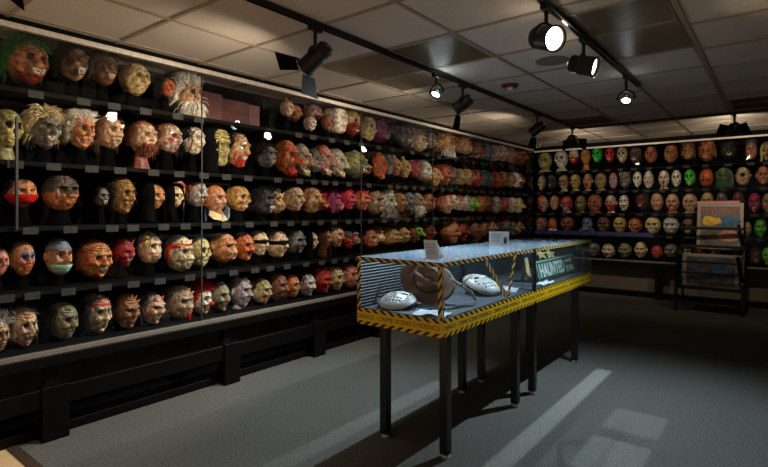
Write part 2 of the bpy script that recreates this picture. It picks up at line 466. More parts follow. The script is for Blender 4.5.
seams = [0.3, 2.235, 4.14, 5.565, 7.2, YE]
wd = ['the green-haired and ape masks', 'the red headband mask', 'the olive jaws mask', 'the bearded wolf mask', 'the corner end']
for i in range(5):
    t = tag(box('glass_pane', (GX - 0.008, seams[i] + 0.004, 0.557), (GX, seams[i + 1] - 0.004, 2.486), M['glass']), 'tall clear glass pane on the long wall over ' + wd[i], 'glass pane', 'glass panes of the mask cases')
for y in seams[1:-1]:
    structure(box('trim_5', (GX - 0.0095, y - 0.0035, 0.557), (GX + 0.001, y + 0.0035, 2.486), M['seam']))
t = thing('shelf_upright', 'black upright carrying the shelves beside the purple and bearded wolf masks', 'upright', (-4.0, on_x(437, 200, -4.0).y, 0.545))
box('post', (-0.045, -0.05, 0.001), (-0.003, 0.05, 1.94), M['matte_black'], t, 0.003); box('arm', (-0.003, -0.03, 1.08), (0.04, 0.03, 1.12), M['matte_black'], t)
tag(box('shelf_upright', (-4.048, on_x(193, 240, -4.0).y, 0.546), (-4.003, on_x(203, 240, -4.0).y, 2.50), M['matte_black'], bevel=0.003), 'black upright behind the masks at the seam beside the maroon board', 'upright')
tag(box('shelf_upright', (-4.048, on_x(263, 170, -4.0).y, 0.546), (-4.003, on_x(273, 170, -4.0).y, 2.50), M['matte_black'], bevel=0.003), 'black upright in the dark gap beside the orange goblin mask', 'upright')
tag(box('upright_strip', (GX - 0.055, 1.025, 1.30), (GX - 0.035, 1.038, 1.98), M['seam'], bevel=0.002), 'thin grey upright strip beside the yellow-green skull mask', 'upright')

# maroon boards at the back of the top shelf
t = thing('backing_board', 'maroon folded board standing at the back of the empty stretch of the top shelf', 'board', (-3.98, 2.5, SHL[0]))
ya, yb, yc, yd = (on_x(p, 105, -3.98).y - 2.5 for p in (203, 222, 248, 259))
box('board_fold', (-0.004, ya, 0.0), (0.006, yb - 0.002, 0.30), M['mauve'], t)['label'] = 'dusty pink fold'
box('board_panel', (-0.012, yb, 0.0), (0.004, yc, 0.27), M['maroon'], t)
box('board_flap', (-0.004, yc + 0.002, 0.0), (0.008, yd, 0.26), M['mauve'], t)['label'] = 'dusty pink flap'

# ------------------------------------------------------------------ the end case
structure(box('trim_6', (GX + 0.02, GY - 0.012, 2.46), (XR - 0.05, GY + 0.02, 2.487), M['alu'], bevel=0.002))
structure(box('trim_7', (GX + 0.02, GY + 0.004, 2.487), (XR - 0.05, GY + 0.05, CEIL - 0.001), M['matte_black']))
t = thing('case_base', 'black ledge on square legs under the end mask wall', 'case base', (-1.5, GY, 0))
box('fascia', (-2.0, -0.015, 0.52), (3.9, 0.06, 0.585), M['black'], t, 0.008)
box('channel', (-2.0, -0.018, 0.585), (3.9, 0.02, 0.607), M['channel'], t, 0.002)
box('floor_board', (-2.0, 0.04, 0.56), (3.9, 0.50, 0.60), M['matte_black'], t)
box('recess_panel', (-2.0, 0.22, 0.09), (3.9, 0.26, 0.52), M['greywall'], t)
box('kerb', (-2.0, 0.16, 0.0), (3.9, 0.24, 0.09), M['black'], t)
for x in (-1.9, -0.02, 1.9, 3.8):
    bm = bmesh.new(); add_box(bm, (x - 0.05, 0.0, 0.0), (x + 0.05, 0.06, 0.52), 0.004); bm_obj('leg', bm, M['black'], t)
xs = [GX + 0.03, -1.9, -0.3, 1.2]
wd = ['the silvery skull bust', 'the jack-o-lantern mask', 'the empty stretch past the jack-o-lantern mask']
for i in range(3):
    tag(box('glass_pane', (xs[i] + 0.004, GY, 0.60), (xs[i + 1] - 0.004, GY + 0.008, 2.475), M['end_glass']), 'tall clear glass pane on the end wall over ' + wd[i], 'glass pane', 'glass panes of the mask cases')

# ================================================================== lamps on tracks
TZ = 2.520
def track(name, lo, hi, label):
    t = thing(name, label, 'lamp track', ((lo[0] + hi[0]) / 2, (lo[1] + hi[1]) / 2, TZ))
    hx, hy = (hi[0] - lo[0]) / 2, (hi[1] - lo[1]) / 2
    box('rail', (-hx, -hy, 0), (hx, hy, 0.028), M['black_metal'], t, 0.003)
    if hy > hx: box('slot', (-0.006, -hy + 0.01, -0.0015), (0.006, hy - 0.01, 0.0005), M['lens_dark'], t)
    else: box('slot', (-hx + 0.01, -0.006, -0.0015), (hx - 0.01, 0.006, 0.0005), M['lens_dark'], t)
track('lamp_track', (-2.22, -1.6), (-2.18, 7.03), 'long black lamp track running beside the mask wall')
track('lamp_track', (-1.02, -1.0), (-0.98, 4.97), 'short black lamp track carrying the two glowing can lamps')
track('lamp_track', (-2.18, 7.05), (2.2, 7.09), 'black lamp track crossing the ceiling in front of the end wall')

def spot(parent, p, aim, power, col, size, blend, r=0.02):
    d = bpy.data.lights.new('beam', 'SPOT'); d.energy = power; d.color = col
    d.spot_size = math.radians(size); d.spot_blend = blend; d.shadow_soft_size = r
    o = bpy.data.objects.new('beam', d); COL.objects.link(o); o.parent = parent
    o.location = p; o.rotation_euler = Vector(aim).to_track_quat('-Z', 'Y').to_euler()
    return o
def hanger(t, p, drop, ring):
    box('adapter', (-0.017, -0.05, -0.028), (0.017, 0.05, 0.0), M['black_metal'], t, 0.004)
    V, Fc = tube([(0, 0, -0.02), (0, 0, -drop + ring)], 0.011, 10)
    mesh_obj('stem', V, Fc, M['black_metal'], t)
def yoke(t, c, ax, r, m=None):
    """half ring around the can, in the plane holding the side axis and up"""
    side = Vector(ax).cross(Vector((0, 0, 1))).normalized()
    pts = []
    for k in range(13):
        a = math.pi * k / 12
        pts.append(Vector(c) + side * (math.cos(a) * r) + Vector((0, 0, 1)) * (math.sin(a) * r))
    V, Fc = tube(pts, 0.007, 8); mesh_obj('yoke', V, Fc, m or M['black_metal'], t)
def can_lamp(x, y, aim, label, power, lensm, size=70, drop=0.17, L=0.17, r=0.056, col=WARM, blend=0.5, flaps=(), dish=False, name='track_lamp', added_spill=0.0, leak=0.0):
    aim = Vector(aim).normalized()
    t = thing(name, label, 'track lamp', (x, y, TZ), group='lamps on the ceiling tracks')
    c = Vector((0, 0, -drop))
    hanger(t, c, drop, r + 0.012)
    yoke(t, c, aim, r + 0.013)
    mx = frame_mx(c, aim)
    if dish:   # small gimbal reflector lamp
        prof = [(0.004, -0.045), (0.022, -0.045), (0.024, -0.02), (0.040, 0.012), (0.044, 0.016), (0.044, 0.024), (0.037, 0.024), (0.034, 0.012)]
        V, Fc = lathe(prof, 28, mx); mesh_obj('reflector', V, Fc, M['black_metal'], t)
        V, Fc = lathe([(0.0005, 0.016), (0.03, 0.016), (0.034, 0.013)], 24, mx); mesh_obj('lens', V, Fc, lensm, t)
        for s in (-1, 1): box('pivot', (s * 0.056 - 0.003, -0.006, -0.02), (s * 0.056 + 0.003, 0.006, 0.006), M['black_metal'], t, mx=mx)
        lp = c + aim * 0.03
    else:
        prof = [(0.004, -L * 0.55), (r * 0.62, -L * 0.55), (r * 0.80, -L * 0.48), (r * 0.84, -L * 0.2), (r * 0.86, -L * 0.18), (r * 0.97, -L * 0.14), (r, L * 0.38), (r * 1.06, L * 0.40), (r * 1.06, L * 0.47), (r * 0.95, L * 0.47), (r * 0.88, L * 0.34)]
        V, Fc = lathe(prof, 32, mx); mesh_obj('body', V, Fc, M['can'], t)
        V, Fc = lathe([(0.0005, L * 0.37), (r * 0.6, L * 0.375), (r * 0.9, L * 0.36)], 28, mx); mesh_obj('lens', V, Fc, lensm, t)
        for k in range(3):
            V, Fc = lathe([(r * 0.84, -L * (0.26 + 0.08 * k)), (r * 0.92, -L * (0.27 + 0.08 * k)), (r * 0.92, -L * (0.30 + 0.08 * k)), (r * 0.84, -L * (0.31 + 0.08 * k))], 24, mx)
            if k < 3: mesh_obj('cooling_fin', V, Fc, M['can'], t)
        lp = c + aim * (L * 0.52)
        for (ang, open_) in flaps:
            a = math.radians(ang); o = math.radians(open_)
            d = Vector((math.cos(a), math.sin(a), 0)); tn = Vector((-math.sin(a), math.cos(a), 0))
            h = d * (r * 1.02) + Vector((0, 0, L * 0.47)); out = d * math.sin(o) + Vector((0, 0, 1)) * math.cos(o)
            nrm = tn.cross(out)
            V = []
            for s in (0, 0.0025):
                for (u, v) in ((-0.06, 0.004), (0.06, 0.004), (0.085, 0.125), (-0.085, 0.125)):
                    V.append(mx @ (h + tn * u + out * v + nrm * s))
            Fc = [(3, 2, 1, 0), (4, 5, 6, 7), (0, 1, 5, 4), (1, 2, 6, 5), (2, 3, 7, 6), (3, 0, 4, 7)]
            mesh_obj('barn_door', V, Fc, M['flap'], t, smooth=False)
        if flaps:
            V, Fc = lathe([(r * 1.02, L * 0.40), (r * 1.15, L * 0.42), (r * 1.15, L * 0.47), (r * 1.02, L * 0.48)], 4, mx @ Matrix.Rotation(math.pi / 4, 4, 'Z'))
            mesh_obj('barn_door_frame', V, Fc, M['black_metal'], t, smooth=False)
    if power > 0: spot(t, lp + aim * 0.004, aim, power, col, size, blend, 0.009 if dish else 0.02)
    if leak > 0:       # added point light behind the lamp, a slight backward leak onto ceiling panels
        d = bpy.data.lights.new('added_back_leak', 'POINT'); d.energy = leak; d.color = col; d.shadow_soft_size = 0.02
        o = bpy.data.objects.new('added_back_leak', d); COL.objects.link(o); o.parent = t; o.location = c - aim * (L * 0.55 + 0.03 if not dish else 0.075)
    if added_spill > 0:      # added wide spot brightening the ceiling, as light leaking past the barn doors
        spot(t, lp + aim * 0.02, aim, added_spill * 4, col, 165, 0.7, 0.03).name = 'added_spill'
    return t
WALLW = 125
def aim(x, y, tx, ty, tz, drop=0.17): return (tx - x, ty - y, tz - (TZ - drop))
FL = [(0, 55), (180, 60), (270, 58)]
W8 = dict(lensm=M['bright_lens'], size=92, flaps=FL, name='barn_door_lamp')
can_lamp(-2.2, 0.50, aim(-2.2, 0.50, -4.0, 0.7, 1.3), 'barn door track lamp with only a black flap corner in view above the green-haired mask', WALLW * .16, M['dim_lens'], 84, flaps=FL, name='barn_door_lamp', drop=0.2, added_spill=1.5)
can_lamp(-2.2, 2.14, aim(-2.2, 2.14, -4.0, 1.8, 1.15, .19), 'black barn door track lamp with two wide open flaps over the mask wall', WALLW, M['bright_lens'], 92, flaps=[(20, 62), (140, 62), (270, 60)], name='barn_door_lamp', drop=0.19, L=0.2, added_spill=9)
t_mid = can_lamp(-2.2, 3.50, aim(-2.2, 3.50, -2.35, 1.9, 0.0, .15), 'small round reflector lamp glowing blue-white on the long track', 210, M['cool_lens'], 118, dish=True, col=COOL, drop=0.15, name='reflector_lamp', blend=0.9, leak=0.8)
can_lamp(-2.2, 3.93, aim(-2.2, 3.93, -4.0, 3.6, 1.3), 'dark can lamp with lowered flap hanging next to the blue-white lamp', WALLW * .66, M['bright_lens'], 92, flaps=[(270, 50), (90, 40)], name='barn_door_lamp', added_spill=5)
can_lamp(-2.2, 5.66, aim(-2.2, 5.66, -4.0, 5.9, 1.4), 'dark can lamp above the security camera, aimed at the long mask wall', WALLW * .36, M['bright_lens'], 92, flaps=[(270, 50)], name='barn_door_lamp', added_spill=5)
can_lamp(-2.2, 6.9, aim(-2.2, 6.9, -2.5, 9.3, 1.6), 'dark lamp at the junction of the long track and the cross track', WALLW * .42, M['dim_lens'], 84, flaps=[(0, 50), (180, 50)], name='barn_door_lamp', added_spill=3)
can_lamp(-0.42, 7.07, aim(-0.42, 7.07, -0.75, 9.3, 1.75), 'black lamp on the cross track hanging in front of the end mask wall', WALLW * .36, M['dim_lens'], 84, flaps=[(20, 60), (160, 60)], name='barn_door_lamp', added_spill=4)
can_lamp(-1.0, 2.70, (0.72, -0.42, -0.30), 'brightest grey can lamp with a full round glowing lens on the short track', 40, M['warm_lens'], 80, col=WARM, r=0.066, leak=0.5)
can_lamp(-1.0, 3.36, (0.95, 0.02, -0.30), 'grey can lamp in the middle of the short track with a thin glowing lens', 30, M['warm_lens'], 80, col=WARM, r=0.062, leak=0.4)
t_end = can_lamp(-1.0, 4.50, aim(-1.0, 4.5, -1.0, 2.9, 0.0, .19), 'little reflector lamp glowing blue-white at the end of the short track', 260, M['cool_lens'], 132, dish=True, col=COOL, drop=0.19, name='reflector_lamp', blend=1.0, leak=0.25)

# added floor beams standing in for light the case glass throws on the carpet
def floor_beam(parent, p, target, ydir, slots, power, col):
    d = bpy.data.lights.new('added_floor_beam', 'SPOT'); d.energy = power; d.color = col
    d.spot_size = math.radians(120); d.spot_blend = 0.3; d.shadow_soft_size = 0.01
    d.use_nodes = True; nt = d.node_tree; em = nt.nodes['Emission']
    tc = nt.nodes.new('ShaderNodeTexCoord'); sx = nt.nodes.new('ShaderNodeSeparateXYZ'); nt.links.new(tc.outputs['Normal'], sx.inputs[0])
    def mt(op, a, b=None):
        n = nt.nodes.new('ShaderNodeMath'); n.operation = op
        for i, v in enumerate((a, b)):
            if v is None: continue
            if isinstance(v, (int, float)): n.inputs[i].default_value = v
            else: nt.links.new(v, n.inputs[i])
        return n.outputs[0]
    az = mt('ABSOLUTE', sx.outputs[2]); tx = mt('DIVIDE', sx.outputs[0], az); ty = mt('DIVIDE', sx.outputs[1], az)
    tot = None
    for (x0, x1, y0, y1, s_) in slots:
        def edge(v, lo, hi, soft):
            m1 = nt.nodes.new('ShaderNodeMapRange'); m1.interpolation_type = 'SMOOTHSTEP'
            nt.links.new(v, m1.inputs[0]); m1.inputs[1].default_value = lo - soft; m1.inputs[2].default_value = lo + soft
            m2 = nt.nodes.new('ShaderNodeMapRange'); m2.interpolation_type = 'SMOOTHSTEP'
            nt.links.new(v, m2.inputs[0]); m2.inputs[1].default_value = hi + soft; m2.inputs[2].default_value = hi - soft
            return mt('MULTIPLY', m1.outputs[0], m2.outputs[0])
        k = mt('MULTIPLY', mt('MULTIPLY', edge(tx, x0, x1, 0.005), edge(ty, y0, y1, 0.006)), s_)
        tot = k if tot is None else mt('ADD', tot, k)
    nt.links.new(tot, em.inputs['Strength'])
    o = bpy.data.objects.new('added_floor_beam', d); COL.objects.link(o); o.parent = parent; o.location = p
    z = -(Vector(target)).normalized(); y = (Vector(ydir) - z * Vector(ydir).dot(z)).normalized(); x = y.cross(z)
    o.rotation_euler = Matrix((x, y, z)).transposed().to_euler()
lz = TZ - 0.22
def slots_for(lx, ly, rects):
    return [((x0 - lx) / lz, (x1 - lx) / lz, (y0 - ly) / lz, (y1 - ly) / lz, s_) for (x0, x1, y0, y1, s_) in rects]
floor_beam(t_end, Vector((0, 0, -0.22)), (0, 0, -1), (0, 1, 0), slots_for(-1.0, 4.5, [(-1.30, -1.17, 2.3, 4.75, 1.0), (-0.93, -0.60, 2.87, 3.34, 0.62), (-0.93, -0.60, 3.50, 3.9, 0.40)]), 330, COOL)
floor_beam(t_mid, Vector((0, 0, -0.22)), (0, 0, -1), (0, 1, 0), slots_for(-2.2, 3.5, [(-2.27, -2.13, 1.2, 3.6, 1.0)]), 110, COOL)

# smoke alarm, flat grey ceiling disc, security camera
t = thing('smoke_alarm', 'dark red fire alarm dome with a clear sensor on the ceiling', 'smoke alarm', (*on_z(510, 87, CEIL - 0.02).xy, CEIL))
V, Fc = lathe([(0.001, 0), (0.075, 0), (0.078, -0.012), (0.066, -0.024), (0.034, -0.028)], 28); mesh_obj('base', V, Fc, M['red_plastic'], t)
V, Fc = lathe([(0.034, -0.026), (0.03, -0.044), (0.018, -0.052), (0.001, -0.054)], 20); mesh_obj('sensor', V, Fc, M['white_plastic'], t)
t = thing('ceiling_disc', 'flat round grey disc on the ceiling near the two glowing can lamps', 'disc', (*on_z(552, 61, CEIL - 0.004).xy, CEIL))
V, Fc = lathe([(0.001, -0.006), (0.10, -0.006), (0.104, -0.008)], 32); mesh_obj('grille', V, Fc, M['grey_ceiling'], t)
V, Fc = lathe([(0.104, -0.008), (0.118, -0.007), (0.122, 0.0)], 32); mesh_obj('rim', V, Fc, M['grey_ceiling'], t)
p = on_y(538.5, 145, 8.6)
t = thing('security_camera', 'tiny white security camera in the corner where the mask walls meet', 'security camera', (p.x, p.y, CEIL))
V, Fc = tube([(0, 0, 0), (0, 0, CEIL and (p.z - CEIL) + 0.03)], 0.012, 10); mesh_obj('bracket', V, Fc, M['white_plastic'], t)
mx = frame_mx(Vector((0, 0, p.z - CEIL)), (0.3, -1, -0.55))
V, Fc = lathe([(0.001, -0.05), (0.032, -0.05), (0.036, -0.045), (0.036, 0.04), (0.03, 0.046), (0.024, 0.04)], 20, mx); mesh_obj('body', V, Fc, M['white_plastic'], t)
V, Fc = lathe([(0.001, 0.044), (0.024, 0.041)], 16, mx); mesh_obj('lens', V, Fc, M['lens_dark'], t)

# ================================================================== the two glass display cases
CXL, CXR = -2.09, -1.47
DZ0, DZ1, CT = 0.715, 0.807, 1.129
def tape_strip(name, p0, p1, nrm, width, m, parent, off=0.0012, thick=0.0012, v01=False, u0=0.0):
    p0, p1, n = Vector(p0), Vector(p1), Vector(nrm).normalized()
    d = (p1 - p0); L = d.length; d.normalize(); s = n.cross(d) * (width / 2)
    a = n * off; b = n * (off + thick)
    V = [p0 - s + a, p1 - s + a, p1 + s + a, p0 + s + a, p0 - s + b, p1 - s + b, p1 + s + b, p0 + s + b]
    Fc = [(3, 2, 1, 0), (4, 5, 6, 7), (0, 1, 5, 4), (1, 2, 6, 5), (2, 3, 7, 6), (3, 0, 4, 7)]
    o = mesh_obj(name, V, Fc, m, parent, smooth=False)
    uvl = o.data.uv_layers.new(name='UVMap')
    tab = [(u0, 0), (u0 + L, 0), (u0 + L, 1), (u0, 1)] * 2
    for lp in o.data.loops: uvl.data[lp.index].uv = tab[lp.vertex_index]
    return o
def display_case(y0, y1, feet, label, near, far, txt):
    yl = y1 - y0
    t = thing('display_case', label, 'display case', ((CXL + CXR) / 2, y0, 0), group='taped display cases')
    hx = (CXR - CXL) / 2
    box('deck', (-hx, 0, DZ0), (hx, yl, DZ1), M['black'], t, 0.003)
    box('deck_liner', (-hx + 0.02, 0.02, DZ1), (hx - 0.02, yl - 0.02, DZ1 + 0.004), M['deck'], t)
    for fy in feet:
        for sx in (-1, 1):
            x = hx - 0.047 if sx > 0 else -hx + 0.137
            bm = bmesh.new(); add_box(bm, (x - 0.026, fy - y0 - 0.026, 0.022), (x + 0.026, fy - y0 + 0.026, DZ0), 0.003)
            lg = bm_obj('leg', bm, M['leg'], t)
            V, Fc = lathe([(0.001, 0.0), (0.024, 0.0), (0.026, 0.01), (0.012, 0.018), (0.012, 0.03)], 14, Matrix.Translation((x, fy - y0, 0)))
            mesh_obj('foot_glide', V, Fc, M['alu'], lg)
    g = 0.006
    box('side_pane', (hx - g, 0, DZ1 + 0.001), (hx, yl, CT - g), M['side_glass'], t)
    box('back_panel', (-hx, 0, DZ1 + 0.001), (-hx + g, yl, CT - g), M['ribbed'], t)
    if near: box('end_pane', (-hx + g, 0, DZ1 + 0.001), (hx - g, g, CT - g), M['side_glass'], t)
    if far: box('end_pane', (-hx + g, yl - g, DZ1 + 0.001), (hx - g, yl, CT - g), M['side_glass'], t)
    box('top_pane', (-hx, 0, CT - g), (hx, yl, CT), M['top_glass'], t)
    TN, TW = M['tape_narrow'], M['tape_wide']
    zc = (DZ0 + DZ1) / 2; bw = DZ1 - DZ0 + 0.008
    tape_strip('caution_tape', (hx, 0, zc), (hx, yl, zc), (1, 0, 0), bw, TW, t)
    tape_strip('edge_tape', (hx, 0, CT - 0.013), (hx, yl, CT - 0.013), (1, 0, 0), 0.026, TN, t)
    tape_strip('edge_tape', (-hx, yl, CT - 0.010), (-hx, 0, CT - 0.010), (-1, 0, 0), 0.02, TN, t)
    if near:
        tape_strip('caution_tape', (-hx, 0, zc), (hx, 0, zc), (0, -1, 0), bw, TW, t)
        tape_strip('edge_tape', (-hx, 0, CT - 0.013), (hx, 0, CT - 0.013), (0, -1, 0), 0.026, TN, t)
        tape_strip('edge_tape', (hx - 0.014, 0, DZ1), (hx - 0.014, 0, CT - 0.026), (0, -1, 0), 0.028, TN, t)
        tape_strip('edge_tape', (-hx + 0.014, 0, DZ1), (-hx + 0.014, 0, CT - 0.026), (0, -1, 0), 0.028, TN, t)
        tape_strip('edge_tape', (hx, 0.008, DZ1), (hx, 0.008, CT - 0.026), (1, 0, 0), 0.016, TN, t)
        mx = Matrix.Translation((hx - 0.012, -0.0026, zc)) @ Matrix.Rotation(math.pi / 2, 4, 'X')
        text_mesh('lettering', 'DENCE - CRIME SCENE EVIDENCE', 0.036, M['ink'], t, mx, 0.0006, 'RIGHT', 0.60)
    if far:
        tape_strip('edge_tape', (hx, yl - 0.008, DZ1), (hx, yl - 0.008, CT - 0.026), (1, 0, 0), 0.016, TN, t)
        tape_strip('edge_tape', (hx, yl, CT - 0.010), (-hx, yl, CT - 0.010), (0, 1, 0), 0.02, TN, t)
    mx = Matrix.Translation((hx + 0.0026, yl / 2, zc)) @ Matrix.Rotation(math.pi / 2, 4, 'Z') @ Matrix.Rotation(math.pi / 2, 4, 'X')
    text_mesh('lettering', txt, 0.036, M['ink'], t, mx, 0.0006, 'CENTER', yl - 0.03)
    return t
YJ = 3.73
DY0, DY1 = 2.40, 5.17
tA = display_case(DY0, YJ - 0.005, (2.51, 3.48), 'glass display case in yellow crime scene tape holding the white goalie masks', True, False, 'DENCE - CRIME SCENE EVIDENCE - CRIME SCENE EVIDENCE - CRIME SCENE')
tB = display_case(YJ + 0.005, DY1, (3.80, 4.83), 'taped glass display case next to the end wall, holding the green road sign', False, True, 'EVIDENCE - CRIME SCENE EVIDENCE - CRIME SCENE EVIDENCE - CRIME')
hx = (CXR - CXL) / 2; CXM = (CXL + CXR) / 2
box('corner_post', (hx - 0.012, YJ - DY0 - 0.022, DZ1), (hx + 0.003, YJ - DY0 - 0.006, CT), M['leg'], tA)
box('corner_post', (hx - 0.012, 0.002, DZ1), (hx + 0.003, 0.016, CT), M['leg'], tB)
def at_side(px, py): p = on_x(px, py, CXR); return (p.x - CXM, p.y - DY0, p.z)
tape_strip('crossed_tape', at_side(484.8, 259.5), at_side(507, 298), (1, 0, 0), 0.036, M['tape_narrow'], tA, off=0.003)
tape_strip('crossed_tape', at_side(514.9, 253.5), at_side(507.6, 296), (1, 0, 0), 0.036, M['tape_narrow'], tA, off=0.0048)

DT = DZ1 + 0.0045
def goalie(locp, rz, tilt, label, w=0.20, h=0.25):
    """a bowl-shaped sports mask lying face up: eye holes, nose ridge, drilled holes, side straps"""
    nu, nv = 56, 44
    t = thing('goalie_mask', label, 'goalie mask', locp, rz, 'white goalie masks in the taped case')
    R = Euler(tilt).to_matrix()
    holes = [(u, v, 0.05) for v in (-0.62, -0.42) for u in (-0.36, -0.18, 0.0, 0.18, 0.36)] + [(u, v, 0.046) for v in (0.42, 0.6, 0.76) for u in (-0.40, -0.2, 0.0, 0.2, 0.40)] + [(s * 0.62, v, 0.046) for s in (-1, 1) for v in (-0.3, -0.1, 0.45, 0.25)]
    V, C = [], []
    for j in range(nv):
        for i in range(nu):
            u = -1 + 2 * i / (nu - 1); v = -1 + 2 * j / (nv - 1)
            x, y = u * math.sqrt(1 - v * v / 2), v * math.sqrt(1 - u * u / 2)
            r2 = min(1.0, x * x + y * y)
            z = 0.55 * math.sqrt(max(0, 1.02 - r2)) + 0.10 * math.exp(-((x / 0.12) ** 2 + ((y + 0.02) / 0.2) ** 2)) - 0.04 * math.exp(-(((abs(x) - 0.34) / 0.16) ** 2 + ((y - 0.14) / 0.1) ** 2))
            z += 0.03 * math.exp(-((y - 0.32) / 0.06) ** 2) * (abs(x) < 0.6)
            V.append(Vector((x * w / 2, y * h / 2, z * w / 2)))
            C.append((x, y))
    Fc = []
    for j in range(nv - 1):
        for i in range(nu - 1):
            a = j * nu + i; q = (a, a + 1, a + nu + 1, a + nu)
            cx = sum(C[k][0] for k in q) / 4; cy = sum(C[k][1] for k in q) / 4
            if ((abs(cx) - 0.36) / 0.17) ** 2 + ((cy - 0.13) / 0.09) ** 2 < 1: continue
            if any((cx - a_) ** 2 + (cy - b_) ** 2 < r_ * r_ for a_, b_, r_ in holes): continue
            Fc.append(q)
    V = [R @ v for v in V]
    zmin = min(v.z for v in V)
    V = [v - Vector((0, 0, zmin - 0.006)) for v in V]
    o = mesh_obj('shell', V, Fc, M['white_plastic'], t)
    sm = o.modifiers.new('thick', 'SOLIDIFY'); sm.thickness = 0.005
    Fi = [(j * nu + i, j * nu + i + 1, (j + 1) * nu + i + 1, (j + 1) * nu + i) for j in range(nv - 1) for i in range(nu - 1)]
    inner = []
    for v in V:
        q = v - Vector((0, 0, 0.006)); inner.append(Vector((q.x * 0.93, q.y * 0.93, max(0.001, q.z * 0.86 - 0.002))))
    mesh_obj('foam_lining', inner, Fi, M['matte_black'], t)
    for s in (-1, 1):
        p0 = R @ Vector((s * w * 0.48, 0.02, 0.02)) - Vector((0, 0, zmin)); p1 = R @ Vector((s * w * 0.36, -0.11, 0.0)) - Vector((0, 0, zmin))
        p0.z = max(p0.z, 0.012); p1.z = 0.012
        Vt, Ft = tube([p0, (p0 + p1) / 2 + Vector((s * 0.02, 0, 0.01)), p1], 0.006, 8)
        mesh_obj('strap', Vt, Ft, M['hat_band'], t)
    return t
p = on_z(389, 306, 0.83)
goalie((p.x, max(p.y, DY0 + 0.165), DT), math.radians(15), (math.radians(10), 0, 0), 'white perforated goalie mask lying in front of the brown hat', 0.24, 0.27)
p = on_z(484, 291, 0.84)
goalie((p.x - 0.05, p.y + 0.05, DT), math.radians(60), (math.radians(20), 0, math.radians(10)), 'white perforated goalie mask beside the crossed hazard tape strips', 0.26, 0.30)

# brown felt hat propped on its side behind the mask
hp = on_z(398, 305, 0.80)
t = thing('felt_hat', 'brown felt hat with wide curved brim tipped on its side inside the taped case', 'hat', (-1.84, 2.82, DT))
mx = Matrix.Translation((0, 0, 0.158)) @ Euler((math.radians(52), math.radians(24), math.radians(12))).to_matrix().to_4x4()
V, Fc = [], []
prof = [(0.005, 0.120), (0.05, 0.112), (0.078, 0.105), (0.088, 0.07), (0.094, 0.02), (0.098, 0.0), (0.125, -0.006), (0.155, -0.004), (0.172, 0.003), (0.174, 0.007), (0.155, 0.002), (0.125, 0.0), (0.1, 0.006)]
SEG = 48
for (r, z) in prof:
    for k in range(SEG):
        a = 2 * math.pi * k / SEG; ex = 1.15 if r < 0.11 else 1.25
        zz = z + (0.018 * math.cos(2 * a) * ((r - 0.1) / 0.07) if r > 0.1 else 0)
        if z > 0.1: zz -= 0.03 * math.exp(-(r * math.sin(a) / 0.025) ** 2)
        V.append(mx @ Vector((r * ex * math.cos(a) * 0.88, r * math.sin(a) * 0.88, zz)))
for i in range(len(prof) - 1):
    for k in range(SEG):
        k2 = (k + 1) % SEG; Fc.append((i * SEG + k, (i + 1) * SEG + k, (i + 1) * SEG + k2, i * SEG + k2))
zmin = min(v.z for v in V); V = [v - Vector((0, 0, zmin - 0.001)) for v in V]
mesh_obj('felt_body', V, Fc, M['brown_felt'], t)
Vb = []
for z in (0.003, 0.026):
    for k in range(SEG):
        a = 2 * math.pi * k / SEG; Vb.append(mx @ Vector((0.0995 * 1.15 * math.cos(a) * 0.885, 0.0995 * math.sin(a) * 0.885, z)) - Vector((0, 0, zmin - 0.001)))
mesh_obj('hat_band', Vb, [(k, (k + 1) % SEG, SEG + (k + 1) % SEG, SEG + k) for k in range(SEG)], M['hat_band'], t)

# wooden stick and dark blade by the second goalie mask
t = thing('wooden_club', 'pale splintered wooden stick leaning inside the taped case', 'stick', (-1.60, on_x(466, 292, -1.60).y, DT))
V, Fc = tube([(-0.05, -0.10, 0.17), (-0.02, -0.02, 0.12), (0.01, 0.05, 0.07), (0.02, 0.09, 0.018)], [0.007, 0.011, 0.012, 0.010], 10)
mesh_obj('shaft', V, Fc, M['wood_pale'], t)
V, Fc = tube([(-0.012, -0.035, 0.125), (0.0, 0.02, 0.165), (0.02, 0.05, 0.19)], [0.008, 0.006, 0.001], 8)
mesh_obj('splinter', V, Fc, M['wood_pale'], t)
t = thing('machete', 'dark machete lying flat by the pale stick in the taped case', 'machete', (-1.62, 2.68, DT), math.radians(75))
V = []
outl = [(-0.02, -0.018), (0.20, -0.03), (0.26, -0.012), (0.24, 0.022), (-0.02, 0.02)]
for z in (0.004, 0.007): V += [(x, y, z) for x, y in outl]
n = len(outl)
mesh_obj('blade', V, [tuple(range(n - 1, -1, -1)), tuple(range(n, 2 * n))] + [(k, (k + 1) % n, n + (k + 1) % n, n + k) for k in range(n)], M['blade'], t, smooth=False)
box('grip', (-0.13, -0.014, 0.0), (-0.015, 0.014, 0.02), M['black'], t, 0.006)
# crumpled papers on the deck
def paper(name, label, cx, cy, w, l, rz, seed):
    rg = random.Random(seed); V, Fc = [], []; n = 12
    ph = [rg.uniform(0, 6) for _ in range(6)]
    for j in range(n):
        for i in range(n):
            u, v = i / (n - 1) - 0.5, j / (n - 1) - 0.5
            z = 0.010 + 0.005 * (math.sin(9 * u + ph[0]) + math.sin(11 * v + ph[1]) * math.cos(7 * u + ph[2]))
            V.append((u * w, v * l, max(0.0025, z)))
    for j in range(n - 1):
        for i in range(n - 1): a = j * n + i; Fc.append((a, a + 1, a + n + 1, a + n))
    o = mesh_obj(name, V, Fc, M['paper'])
    o.location = (cx, cy, DT); o.rotation_euler = (0, 0, rz)
    sm = o.modifiers.new('thick', 'SOLIDIFY'); sm.thickness = 0.001
    tag(o, label, 'paper')
paper('crumpled_paper', 'white crumpled sheet lying below the crossed hazard tape', -1.66, 3.60, 0.20, 0.22, 0.3, 1)
